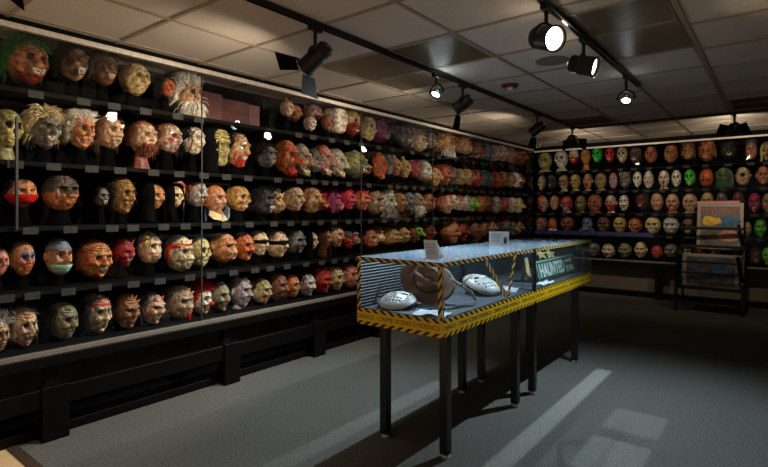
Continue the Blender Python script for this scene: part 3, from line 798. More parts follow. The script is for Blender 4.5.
paper('crumpled_paper', 'white crumpled sheet in front of the green road sign', -1.53, 4.1, 0.07, 0.26, 0.0, 2)
paper('crumpled_paper', 'white crumpled sheet beside the dark machete at the taped corner', -1.60, 2.50, 0.20, 0.14, 0.2, 3)

# blue award badges and gold stars
def badge(px, py, X, r, label):
    p = on_x(px, py, X)
    t = thing('award_badge', label, 'badge', p + Vector((-0.05, 0.02, 0)), -0.75, 'blue badges in the display cases')
    mx = Matrix.Rotation(math.pi / 2, 4, 'Y')
    V, Fc = [], []
    n = 28
    for x in (0.0, 0.004):
        for k in range(n):
            a = 2 * math.pi * k / n; rr = r * (1 + 0.04 * (k % 2)); V.append((x, rr * math.cos(a), rr * math.sin(a)))
    Fc = [tuple(range(n)), tuple(range(2 * n - 1, n - 1, -1))] + [(k, n + k, n + (k + 1) % n, (k + 1) % n) for k in range(n)]
    mesh_obj('rosette', V, Fc, M['blue_disc'], t, smooth=False)
    V, Fc = lathe([(0.0005, 0.0055), (r * 0.55, 0.005), (r * 0.6, 0.0035)], 20, mx); mesh_obj('centre', V, Fc, M['blue_disc'], t)
badge(495.6, 261.6, CXR - 0.012, 0.036, 'round blue badge stuck inside the glass behind the crossed hazard tape')
badge(531.8, 253.2, CXR - 0.03, 0.038, 'round blue badge stuck inside the glass beside the black corner post')
def star(px, py, X, r, label, m='gold'):
    p = on_x(px, py, X)
    V = []
    for x in (-0.004, 0.004):
        for k in range(10):
            a = math.pi / 2 + math.pi * k / 5; rr = r if k % 2 == 0 else r * 0.45; V.append((x, rr * math.cos(a), rr * math.sin(a)))
    V += [(0.014, 0, 0), (-0.014, 0, 0)]
    Fc = [(k, 10 + k, 10 + (k + 1) % 10, (k + 1) % 10) for k in range(10)] + [(10 + k, 20, 10 + (k + 1) % 10) for k in range(10)] + [((k + 1) % 10, 21, k) for k in range(10)]
    t = thing('star_ornament', label, 'star', (p.x, p.y, DT), -0.6, 'gold stars above the green sign')
    tl = Matrix.Rotation(-0.75, 3, 'Y')
    mesh_obj('star', [tl @ Vector(v) + Vector((0, 0, p.z - DT)) for v in V], Fc, M[m], t, smooth=False)
    V, Fc = tube([(0, 0, 0.001), (0, 0, p.z - DT - r * 0.3)], 0.004, 8); mesh_obj('stand', V, Fc, M['black_metal'], t)
star(550, 254, -1.70, 0.07, 'gold paper star standing over the arrow end of the green sign')
star(541, 254.5, -1.74, 0.065, 'gold paper star standing beside the black corner post and blue badge')
p = on_x(526, 262, -1.72)
t = thing('folded_poster', 'yellow folded leaflet standing behind the blue badge by the corner post', 'leaflet', (p.x, p.y, DT), 0.2)
for s in (-1, 1):
    box('leaf', (-0.001, -0.07, 0.0), (0.001, 0.07, 0.20), M['gold'], t, mx=Matrix.Translation((s * 0.031, 0, 0.0)) @ Matrix.Rotation(-s * 0.155, 4, 'Y'))

# green road sign
pb0, pb1 = on_x(533, 279, -1.60), on_x(570.5, 274.5, -1.60)
pt0 = on_x(533, 262, -1.60)
L = pb1.y - pb0.y; H = 0.185
t = thing('road_sign', 'green road sign with white HAUNTED lettering, an arrow and distance', 'sign', (-1.585, pb0.y + 0.10, DT))
sl = 0.0
R = Matrix.Rotation(math.radians(-14), 4, 'Y') @ Matrix.Rotation(0, 4, 'X')
L = L + 0.06
box('plate', (-0.003, 0, 0.0), (0.003, L, H), M['green_sign'], t, 0.002, mx=R)
bm = bmesh.new()
for (a, b) in (((0.003, 0.012, 0.010), (0.0042, L - 0.012, 0.016)), ((0.003, 0.012, H - 0.016), (0.0042, L - 0.012, H - 0.010)), ((0.003, 0.012, 0.010), (0.0042, 0.018, H - 0.010)), ((0.003, L - 0.018, 0.010), (0.0042, L - 0.012, H - 0.010))):
    add_box(bm, a, b, mx=R)
bm_obj('border', bm, M['sign_white'], t)
side = Matrix.Rotation(math.pi / 2, 4, 'Z') @ Matrix.Rotation(math.pi / 2, 4, 'X')
text_mesh('lettering', 'HAUNTED', 0.15, M['sign_white'], t, R @ Matrix.Translation((0.0045, L * 0.36, H * 0.46)) @ side, 0.0006, 'CENTER', L * 0.60, 0.006)
text_mesh('lettering', '2 MI.', 0.075, M['sign_white'], t, R @ Matrix.Translation((0.0045, L * 0.82, H * 0.30)) @ side, 0.0006, 'CENTER', L * 0.22, 0.003)
ar = [(-0.5, -0.13), (0.12, -0.13), (0.12, -0.36), (0.5, 0.0), (0.12, 0.36), (0.12, 0.13), (-0.5, 0.13)]
V = [R @ Vector((x, L * 0.82 + a * L * 0.22, H * 0.70 + b * 0.075)) for x in (0.003, 0.0048) for a, b in ar]
n = 7
mesh_obj('arrow', V, [tuple(range(n)), tuple(range(2 * n - 1, n - 1, -1))] + [(k, n + k, n + (k + 1) % n, (k + 1) % n) for k in range(n)], M['sign_white'], t, smooth=False)
box('prop', (-0.07, L * 0.5 - 0.03, 0.0), (-0.006, L * 0.5 + 0.03, 0.004), M['white_plastic'], t)
box('prop_strut', (-0.004, L * 0.5 - 0.02, 0.0), (-0.001, L * 0.5 + 0.02, 0.10), M['white_plastic'], t, mx=Matrix.Translation((-0.07, 0, 0.002)) @ Matrix.Rotation(math.radians(32), 4, 'Y'))

# information cards standing on top of the cases
def info_card(b0, b1, lean, h, label, picture):
    p0, p1 = on_z(*b0, CT + 0.001), on_z(*b1, CT + 0.001)
    t = thing('information_card', label, 'card', (p0 + p1) / 2, 0, 'white cards on the display cases')
    c = (p0 + p1) / 2; e = (p1 - p0) / 2; up = Vector(lean); up.z = h
    n = e.cross(up).normalized()
    if n.y > 0: n = -n
    def slab(name, u0, u1, v0, v1, o0, o1, m):
        V = [e * u + up * v + n * o for o in (o0, o1) for (u, v) in ((u0, v0), (u1, v0), (u1, v1), (u0, v1))]
        z0 = min(q.z for q in V)
        if z0 < 0: V = [q - Vector((0, 0, z0)) for q in V]
        mesh_obj(name, V, [(0, 1, 2, 3), (7, 6, 5, 4), (0, 4, 5, 1), (1, 5, 6, 2), (2, 6, 7, 3), (3, 7, 4, 0)], m, t, smooth=False)
    slab('front', -1, 1, 0, 1, -0.001, 0.001, M['white'])
    # rear leg of the folded card
    V = [e * u + up * 0.98 - n * 0.001 for u in (-0.9, 0.9)] + [e * u - n * 0.07 for u in (0.9, -0.9)]
    V = [Vector(v) for v in V]
    for q in V[2:]: q.z = 0.0
    V += [q - n * 0.0015 for q in V]
    mesh_obj('rear_flap', V, [(0, 1, 2, 3), (7, 6, 5, 4), (0, 4, 5, 1), (1, 5, 6, 2), (2, 6, 7, 3), (3, 7, 4, 0)], M['white'], t, smooth=False)
    rg = random.Random(len(label))
    for k in range(6):
        v = 0.80 - 0.115 * k
        slab('text_line', -0.82, (0.30 if picture else 0.75) - rg.uniform(0, 0.25), v, v + 0.035, 0.001, 0.0016, M['grey_ink'])
    if picture:
        slab('picture', 0.46, 0.86, 0.12, 0.62, 0.001, 0.0018, M['grey_ink'])
        slab('picture_figure', 0.54, 0.72, 0.2, 0.48, 0.0018, 0.0022, M['ink'])
info_card((425.8, 257.9), (439.6, 258.7), (-0.036, 0.03, 0), 0.106, 'tilted white information card on the case over the brown hat', False)
info_card((489.0, 245.2), (508.8, 245.6), (-0.012, 0.03, 0), 0.112, 'white information card with small dark picture, on the case above the crossed tape', True)

# ================================================================== print rack by the end wall
RX0, RX1 = -1.17, -0.40
t = thing('print_rack', 'black metal two tier print rack in front of the end mask wall', 'rack', ((RX0 + RX1) / 2, 8.2, 0))
w2 = (RX1 - RX0) / 2
def bar(name, a, b, r=0.013, m='black_metal'):
    a, b = Vector(a), Vector(b); mx = frame_mx(a, b - a); L = (b - a).length
    box(name, (-r, -r, 0), (r, r, L), M[m], t, 0.002, mx=mx)
for s in (-1, 1):
    bar('leg', (s * w2, 0.0, 0.0), (s * w2, 0.0, 0.44), 0.018)
    bar('leg', (s * w2, 0.62, 0.0), (s * w2, 0.62, 1.02), 0.016)
    bar('side_rail', (s * w2, 0.0, 0.36), (s * w2, 0.62, 0.36))
    bar('bin_side', (s * w2, 0.02, 0.40), (s * (w2 - 0.05), -0.04, 0.80), 0.02)
    bar('bin_side', (s * w2, 0.36, 0.84), (s * (w2 - 0.06), 0.30, 1.22), 0.016)
    bar('side_rail', (s * w2, 0.30, 0.86), (s * w2, 0.64, 0.86))
    bar('side_rail', (s * w2, -0.02, 0.42), (s * w2, 0.36, 0.88))
for (y, z) in ((0.0, 0.34), (-0.02, 0.70), (-0.01, 0.55), (0.62, 0.36), (0.34, 0.90), (0.30, 1.16), (0.62, 1.0)):
    bar('cross_bar', (-w2, y, z), (w2, y, z), 0.02 if z in (0.90, 1.16, 0.34) else 0.013)
bm = bmesh.new(); add_box(bm, (-w2, 0.02, 0.34), (w2, 0.40, 0.352)); bm_obj('bin_floor', bm, M['black_metal'], t)
bm = bmesh.new(); add_box(bm, (-w2, 0.34, 0.852), (w2, 0.62, 0.864)); bm_obj('bin_floor', bm, M['black_metal'], t)
RC = Vector(((RX0 + RX1) / 2, 8.2, 0))
M['art_ground'] = mat('poster_ground', (112, 110, 98), 0.6, c2=(64, 66, 66), nscale=7)
M['art_orange'] = mat('poster_orange', (176, 96, 52), 0.6, noise=0.3, nscale=20)
M['art_yellow'] = mat('poster_yellow', (204, 164, 40), 0.6, noise=0.35, nscale=14)
M['art_blue'] = mat('poster_blue', (52, 110, 150), 0.6, c2=(22, 48, 76), nscale=12)
M['art_red'] = mat('poster_red', (150, 66, 48), 0.6, c2=(176, 140, 110), nscale=12)
M['art_brown'] = mat('poster_brown', (120, 96, 52), 0.6, c2=(48, 50, 44), nscale=12)
M['art_grey'] = mat('poster_grey', (96, 100, 104), 0.6, c2=(34, 36, 38), nscale=9)
def print_board(c, w, h, lean, yaw, border, label, art=None):
    """a print in a clear sleeve on a board; local y is depth, leaning backwards"""
    o = thing('print_board', label, 'print', c, yaw, 'prints in the rack')
    R = Matrix.Rotation(-lean, 4, 'X')
    box('backing', (-w / 2, 0.0, 0.0), (w / 2, 0.006, h), M[border], o, 0.001, mx=R)
    if art:
        bx = w * 0.075
        box('picture', (-w / 2 + bx, -0.0012, h * 0.06), (w / 2 - bx, 0.0, h * 0.92), M[art], o, mx=R)
    return o, R
def blob(parent, R, name, cx, cz, rx, rz_, m, seed, y=-0.0024, n=26, wob=0.12):
    rg = random.Random(seed); ph = [rg.uniform(0, 6.28) for _ in range(3)]
    V = []
    for yy in (y, y + 0.0012):
        for k in range(n):
            a = 2 * math.pi * k / n; f = 1 + wob * (math.sin(3 * a + ph[0]) + 0.6 * math.sin(5 * a + ph[1]))
            V.append(R @ Vector((cx + rx * f * math.cos(a), yy, cz + rz_ * f * math.sin(a))))
    mesh_obj(name, V, [tuple(range(n)), tuple(range(2 * n - 1, n - 1, -1))] + [(k, n + k, n + (k + 1) % n, (k + 1) % n) for k in range(n)], M[m], parent, smooth=False)
print_board(RC + Vector((0.06, 0.53, 0.866)), 0.52, 0.685, 0.05, -0.1, 'poster_pink', 'pink edged print at the back of the upper rack bin')
o, R = print_board(RC + Vector((0.09, 0.42, 0.866)), 0.56, 0.66, 0.14, -0.1, 'poster_border', 'comic cover poster with yellow and blue figures in the upper rack bin', 'art_ground')
text_mesh('title', 'TWO FISTED', 0.11, M['art_orange'], o, R @ Matrix.Translation((0, -0.0022, 0.545)) @ Matrix.Rotation(math.pi / 2, 4, 'X'), 0.0006, 'CENTER', 0.46)
blob(o, R, 'yellow_figure', -0.10, 0.40, 0.125, 0.065, 'art_yellow', 3)
blob(o, R, 'blue_figure', 0.12, 0.39, 0.12, 0.075, 'art_blue', 4)
blob(o, R, 'red_figure', 0.10, 0.19, 0.125, 0.085, 'art_red', 5)
blob(o, R, 'brown_figure', -0.12, 0.19, 0.11, 0.08, 'art_brown', 6)
for k in range(2):
    q, R = print_board(RC + Vector((0.01 + 0.012 * k, 0.10 + 0.06 * k, 0.354)), 0.68, 0.45, 0.10, -0.08, 'poster_border', ['grey print leaning in front in the lower rack bin', 'plain pale board standing behind the grey print in the lower rack bin'][k], 'art_grey' if k == 0 else None)
    if k == 0:
        blob(q, R, 'pale_figure', -0.10, 0.25, 0.12, 0.08, 'art_grey', 8); blob(q, R, 'dark_figure', 0.12, 0.24, 0.1, 0.1, 'art_blue', 9)
# ================================================================== the rubber masks
P = dict(tan=(200, 154, 108), otn=(188, 118, 72), org=(194, 92, 48), brn=(122, 80, 52), dbr=(70, 48, 34), gry=(140, 134, 126), dgy=(72, 72, 74), blk=(18, 16, 17),
         wht=(228, 222, 208), bon=(216, 196, 152), yel=(186, 168, 100), grn=(36, 196, 66), olv=(136, 132, 78), dgn=(40, 108, 52), red=(178, 32, 28), drd=(122, 28, 24),
         pnk=(196, 122, 110), ppl=(124, 40, 92), tea=(66, 136, 138), lil=(180, 166, 176), blu=(64, 96, 168), hpk=(186, 56, 96), lim=(126, 214, 44), rbr=(138, 72, 52),
         pal=(212, 186, 160), sil=(196, 194, 190), flesh=(206, 150, 120), gold=(178, 138, 74), bgr=(116, 126, 142), mint=(150, 200, 178), wood=(164, 112, 70), eye=(122, 108, 88), cloth=(7, 7, 7))
def C(k): return np.array(lin(P[k]), np.float32)

def sm(e0, e1, x):
    t = np.clip((x - e0) / (e1 - e0), 0, 1); return t * t * (3 - 2 * t)
def gs(u, s): return np.exp(-(u / s) ** 2)
def noise3(p, seed, f, octs=3):
    rg = np.random.RandomState(seed); out = 0; amp = 1
    for o in range(octs):
        k = rg.normal(size=(3, 3)) * f; ph = rg.uniform(0, 6.28, 3)
        s = np.sin(p @ k.T + ph)
        out = out + amp * (s[:, 0] + s[:, 1] * s[:, 2]) * 0.6; f *= 2.05; amp *= 0.5
    return out

BASE = dict(w=0.86, d=1.06, jaw=0.33, sq=2.35, brow=0.048, sock=0.072, ue=0.36, ve=0.12, se=0.195, nose=0.12, nl=-0.16, nw=0.14, hook=0.0, cheek=0.034, muz=0.0, muzw=0.4, muzv=-0.42,
            mo=0.0, mw=0.34, mh=0.10, mv=-0.46, chin=0.03, lip=0.016, wr=0.014, wf=9.0, so=0.55, eyes=1, teeth=0, skull=0, blot=0.7)
TY = {
 'human': dict(wr=0.010, so=0.3, mh=0.05, lipc='pnk'),
 'old': dict(wr=0.024, wf=13, nose=0.12, cheek=0.045, jaw=0.36, so=0.5, mh=0.05, lipc='rbr'),
 'zombie': dict(wr=0.026, wf=11, sock=0.065, brow=0.045, mo=0.05, mh=0.13, mw=0.30, teeth=7, so=0.7, cheek=0.04, jaw=0.5, blot=0.9),
 'skull': dict(jaw=0.50, sock=0.11, se=0.21, ue=0.38, brow=0.03, nose=-0.05, nl=-0.20, nw=0.10, cheek=0.06, mo=0.012, mh=0.11, mw=0.40, mv=-0.56, teeth=10, eyes=0, so=1.0, wr=0.010, skull=1, w=0.80),
 'devil': dict(brow=0.065, sock=0.05, nose=0.11, hook=0.02, cheek=0.05, jaw=0.56, mo=0.035, mh=0.09, mw=0.36, teeth=8, wr=0.022, so=0.5, chin=0.06),
 'ape': dict(brow=0.085, sock=0.06, nose=0.02, nw=0.2, muz=0.10, muzw=0.46, mo=0.07, mh=0.16, mw=0.34, teeth=8, jaw=0.18, wr=0.02, so=0.6, w=0.86),
 'clown': dict(nose=0.07, cheek=0.04, mo=0.03, mh=0.13, mw=0.46, teeth=9, so=0.35, wr=0.008),
 'goblin': dict(nose=0.195, nw=0.16, hook=0.05, nl=-0.28, brow=0.06, jaw=0.5, wr=0.028, wf=12, mh=0.05, mw=0.42, cheek=0.045, chin=0.07, so=0.45, blot=0.7),
 'lizard': dict(w=0.74, brow=0.07, nose=0.02, nw=0.25, muz=0.24, muzw=0.55, mo=0.05, mh=0.13, mw=0.55, teeth=10, jaw=0.25, wr=0.03, wf=16, so=0.5, blot=0.8),
 'beast': dict(w=0.78, brow=0.06, nose=0.05, nw=0.2, muz=0.15, muzw=0.42, mo=0.06, mh=0.13, mw=0.36, teeth=9, jaw=0.3, wr=0.026, wf=12, so=0.5, blot=0.7),
 'jaws': dict(w=1.05, d=1.25, brow=0.07, nose=0.0, nw=0.3, muz=0.40, muzw=0.62, muzv=-0.30, mo=0.12, mh=0.17, mw=0.62, mv=-0.34, teeth=14, jaw=0.25, wr=0.03, wf=14, so=0.5, blot=0.9, sq=2.4),
 'pumpkin': dict(w=1.0, d=1.0, jaw=0.05, brow=0, sock=0.0, nose=0.0, cheek=0, chin=0, lip=0, wr=0.0, eyes=0, so=0, blot=0.15),
 'cyclops': dict(w=0.98, ue=0.0, se=0.30, sock=0.02, brow=0.03, nose=0.0, cheek=0.02, mo=0.05, mh=0.12, mw=0.62, mv=-0.5, teeth=12, jaw=0.1, wr=0.026, so=0.3, blot=0.6),
 'square': dict(sq=4.5, jaw=0.12, wr=0.03, wf=10, nose=0.05, sock=0.05, w=0.78, mh=0.06, mo=0.02, so=0.6, blot=0.8),
 'blank': dict(wr=0.002, sock=0.05, nose=0.07, mh=0.04, mo=0.0, so=0.5, eyes=0, blot=0.15, lip=0.006, jaw=0.36),
 'elf': dict(jaw=0.6, brow=0.05, nose=0.12, hook=0.02, cheek=0.05, chin=0.07, wr=0.016, mh=0.05, so=0.35),
}
NAMES = dict(human='face_mask', old='old_man_mask', zombie='zombie_mask', skull='skull_mask', devil='devil_mask', ape='ape_mask', clown='clown_mask', goblin='goblin_mask', lizard='lizard_mask', beast='beast_mask',
             jaws='toothed_jaws_mask', pumpkin='pumpkin_mask', cyclops='one_eyed_mask', square='square_face_mask', blank='blank_mask', elf='gaunt_face_mask')

def head_mesh(pr, h, n, fl, c1, c2, seed):
    pr = dict(pr); gain = 1.45 if n[0] > 50 else 1.8
    for k_ in ('brow', 'sock', 'nose', 'cheek', 'chin', 'wr', 'lip'): pr[k_] *= gain
    pr['mo'] *= 1.3; pr['mh'] *= 1.15; pr['wr'] *= 1.3
    """deformed ovoid facing -Y, centred on 0, height h. returns V, F, colour, info"""
    nu, nv = n
    s = np.linspace(-1, 1, nu, endpoint=False)
    az = np.pi * np.sign(s) * (0.42 * np.abs(s) + 0.58 * np.abs(s) ** 2.2)
    el = np.linspace(-np.pi / 2 * 0.985, np.pi / 2 * 0.985, nv)
    A, E = np.meshgrid(az, el); A = A.ravel(); E = E.ravel()
    e = 2.0 / pr['sq']
    pw = lambda x: np.sign(x) * np.abs(x) ** e
    x = pw(np.sin(A)) * pw(np.cos(E)); y = -pw(np.cos(A)) * pw(np.cos(E)); z = pw(np.sin(E))
    low = np.clip(-z, 0, 1)
    tap = 1 - pr['jaw'] * low ** 1.9
    up = np.clip(z, 0, 1)
    x = x * tap * (1 - 0.06 * up); yb = np.where(y < 0, y * (1 - 0.12 * low), y * (1 - 0.35 * low))
    u, v = x.copy(), z.copy()
    fr = sm(0.05, 0.55, -y / np.maximum(1e-3, np.sqrt(x * x + y * y + 1e-6)))
    au = np.abs(u)
    W, D = pr['w'] / 2 * h, pr['d'] * pr.get('w', .7) / 2 * h * 1.05
    dsp = np.zeros_like(u)
    ve, ue, se = pr['ve'], pr['ue'], pr['se']
    dsp += pr['brow'] * gs(v - (ve + 0.20) - 0.10 * (1 - au) * (-1 if 'devil' in fl['_t'] else 0.2), 0.10) * sm(0.85, 0.5, au)
    er = np.sqrt(((au - ue) / se) ** 2 + ((v - ve) / (se * 0.82)) ** 2)
    dsp -= pr['sock'] * np.exp(-er ** 2.6)
    ramp = np.clip((ve + 0.12 - v) / (ve + 0.12 - pr['nl']), 0, 1)
    wn = pr['nw'] * (0.55 + 0.6 * ramp)
    cut = sm(pr['nl'] - 0.11, pr['nl'] - 0.01, v)
    dsp += pr['nose'] * (0.25 + 0.75 * ramp ** 1.3) * np.exp(-(u / wn) ** 2) * cut * sm(ve + 0.22, ve + 0.05, v)
    if pr['nose'] > 0.03: dsp += pr['nose'] * 0.35 * gs(au - wn * 1.0, 0.055) * gs(v - pr['nl'] - 0.02, 0.06)
    dsp += pr['cheek'] * gs(au - 0.56, 0.20) * gs(v - (ve - 0.26), 0.15)
    dsp -= pr['cheek'] * 0.9 * gs(au - 0.58, 0.18) * gs(v + 0.45, 0.17)
    mz = np.exp(-np.abs(u / pr['muzw']) ** 3) * np.exp(-np.abs((v - pr['muzv']) / 0.36) ** 2.6)
    dsp += pr['muz'] * mz
    mr = np.sqrt((u / pr['mw']) ** 2 + ((v - pr['mv'] - 0.10 * (au / pr['mw']) ** 2 * (1 if pr['teeth'] and not pr['skull'] else 0.2)) / max(pr['mh'], 0.02)) ** 2)
    dsp += pr['lip'] * np.exp(-((mr - 1.1) / 0.28) ** 2)
    dsp -= pr['mo'] * np.exp(-mr ** 4)
    dsp += pr['chin'] * gs(u, 0.22) * gs(v + 0.86, 0.13)
    p = np.stack([u, y, v], 1)
    nz = noise3(p, seed, 2.4); rd = noise3(p, seed + 5, pr['wf'] * 0.55, 2)
    ridge = -np.abs(rd) + 0.4
    dsp += pr['wr'] * ridge * (0.4 + 0.6 * np.exp(-np.abs(er - 1.2)))
    dsp += pr['wr'] * 0.6 * np.sin(v * 46 + 2.2 * np.cos(u * 3)) * sm(0.32, 0.45, v) * sm(0.9, 0.7, v)
    dsp *= fr
    nx_ = 0.30 * u
    X = x * W * (1 + 0.03 * nz * pr['wr'] * 10) + nx_ * dsp * h * 0.4
    Y = yb * D - dsp * h
    Z = z * h / 2 - dsp * h * 0.12
    if pr['hook'] > 0:
        hk = np.exp(-(u / wn) ** 2) * gs(v - pr['nl'], 0.12) * fr; Z = Z - hk * pr['hook'] * h
    if pr.get('ribs'):
        rb = np.abs(np.cos(A * 6)) ** 0.7; k = 0.93 + 0.09 * rb; X *= k; Y *= k
    V = np.stack([X, Y, Z], 1)
    # paint
    mixf = np.clip(0.5 + 0.5 * noise3(p, seed + 11, 3.1) * 1.2, 0, 1) * pr['blot']
    Cc = C(c1)[None, :] * (1 - mixf[:, None]) + C(c2)[None, :] * mixf[:, None]
    def paint(mask, col, k=1.0):
        m_ = (np.clip(mask, 0, 1) * k)[:, None]
        Cc[:] = Cc * (1 - m_) + (C(col) if isinstance(col, str) else col)[None, :] * m_
    if pr['so'] > 0: paint(sm(1.35, 0.85, er) * fr, np.array(fl.get('socc', C('blk') * 2.0)), min(1.0, pr['so'] + 0.3))  # socket paint; on most masks it also puts socket shade into the colour
    if pr['skull']:
        paint((np.exp(-(u / 0.13) ** 2) * sm(-0.32, -0.26, v) * sm(-0.02, -0.1, v) > 0.5) * fr, 'blk')
    mi = sm(1.06, 0.92, mr) * fr
    if pr['mo'] > 0.02: paint(mi, 'drd' if not pr['skull'] else 'blk', 0.85); paint(mi * (mr < 0.6), 'blk', 0.7)
    elif pr['skull']: paint(mi, 'bon', 0.3)
    elif pr['lip'] > 0.002: paint(sm(1.2, 0.8, mr) * fr, fl.get('lips', pr.get('lipc', 'rbr')), 0.85)
    if not pr['skull'] and pr['mo'] <= 0.02: paint(gs(v - pr['mv'] - 0.02 * np.cos(u * 5), 0.022 if n[0] > 50 else 0.045) * (au < pr['mw']) * fr, 'dbr', 0.9)
    if 'lips' in fl: paint(np.exp(-((mr - 1.15) / 0.3) ** 2) * fr, fl['lips'])
    if 'brows' in fl: paint((gs(v - ve - 0.24 - 0.05 * (au - .3), 0.05) * (au > 0.1) * (au < 0.62) > 0.4) * fr, fl['brows'])
    if 'lids' in fl: paint(sm(1.7, 1.2, np.sqrt(((au - ue) / se) ** 2 + ((v - ve - 0.1) / (se * 0.9)) ** 2)) * fr, fl['lids'])
    if 'cheeks' in fl: paint(gs(au - 0.55, 0.2) * gs(v + 0.2, 0.18) * fr, fl['cheeks'], 0.8)
    if 'nosec' in fl: paint(np.exp(-(u / (wn * 1.1)) ** 2) * gs(v - pr['nl'] - 0.02, 0.1) * fr, fl['nosec'])
    if 'chinc' in fl: paint(sm(-0.42, -0.62, v + 0.12 * nz) * fr, fl['chinc'], 0.85)
    if 'lower' in fl: paint(sm(-0.02, -0.12, v + 0.04 * nz) , fl['lower'])
    if 'blood' in fl: paint(sm(0.35, 0.6, noise3(p, seed + 31, 4.0, 2)) * sm(0.5, -0.2, v) * fr, 'red', 0.9)
    if 'top' in fl: paint(sm(0.42, 0.52, v + 0.05 * nz), fl['top'])
    if 'streak' in fl: paint(sm(0.35, 0.5, np.sin(u * 14 + 4 * nz + v * 5)) * fr, fl['streak'], 0.8)
    if pr.get('ribs'):
        tri = lambda cx, cy, w_, h_: ((v - (cy - h_ / 2)) / h_ > 0) & ((v - (cy - h_ / 2)) / h_ < 1) & (np.abs(u - cx) < w_ / 2 * (1 - (v - (cy - h_ / 2)) / h_))
        ff = fr > 0.3
        paint(((tri(-0.36, 0.20, 0.36, 0.34) | tri(0.36, 0.20, 0.36, 0.34) | tri(0, -0.06, 0.18, 0.2)) & ff).astype(float), 'blk')
        mth = (np.abs(v + 0.36 - 0.28 * u * u) < 0.14 * np.sqrt(np.clip(1 - (u / 0.66) ** 2, 0, 1))) & (np.abs(np.mod(u * 4 + 0.5, 1) - 0.5) > 0.0)
        paint((mth & ff).astype(float), 'blk')
        paint(((np.abs(np.abs(u) - 0.18) < 0.06) & (v > -0.42) & (v < -0.25) & ff & mth).astype(float), c1)
    Fc = []
    idx = np.arange(nu * nv).reshape(nv, nu)
    a = idx[:-1, :].ravel(); b = np.roll(idx, -1, 1)[:-1, :].ravel(); c = np.roll(idx, -1, 1)[1:, :].ravel(); d = idx[1:, :].ravel()
    Fc = np.stack([a, b, c, d], 1).tolist()
    Fc.append(idx[0, ::-1].tolist()); Fc.append(idx[-1, :].tolist())
    front = np.where(fr > 0.3)[0]
    def surf(uu, vv):
        q = front[np.argmin((u[front] - uu) ** 2 + (v[front] - vv) ** 2)]
        return Vector(V[q])
    return V, Fc, Cc, dict(surf=surf, W=W, D=D, u=u, v=v, h=h)

def shape_mesh(name, V, Fc, col, m, parent, smooth=True):
    col = np.tile(np.array(col, np.float32)[None, :], (len(V), 1)) if np.ndim(col) == 1 else col
    return mesh_obj(name, V, Fc, M[m], parent, color=col, smooth=smooth)

def eye_ball(parent, p, r, iris, white='wht'):
    n, k = 12, 8; V, Fc, cl = [], [], []
    for j in range(k + 1):
        th = math.pi * j / k
        for i in range(n):
            a = 2 * math.pi * i / n
            V.append(p + Vector((math.sin(th) * math.cos(a), -math.cos(th), math.sin(th) * math.sin(a))) * r)
            cl.append(C('blk') if j <= 1 else (C(iris) if j <= 2 else C(white)))
    for j in range(k):
        for i in range(n): Fc.append((j * n + i, (j + 1) * n + i, (j + 1) * n + (i + 1) % n, j * n + (i + 1) % n))
    shape_mesh('eye', V, Fc, np.array(cl, np.float32), 'gloss', parent)

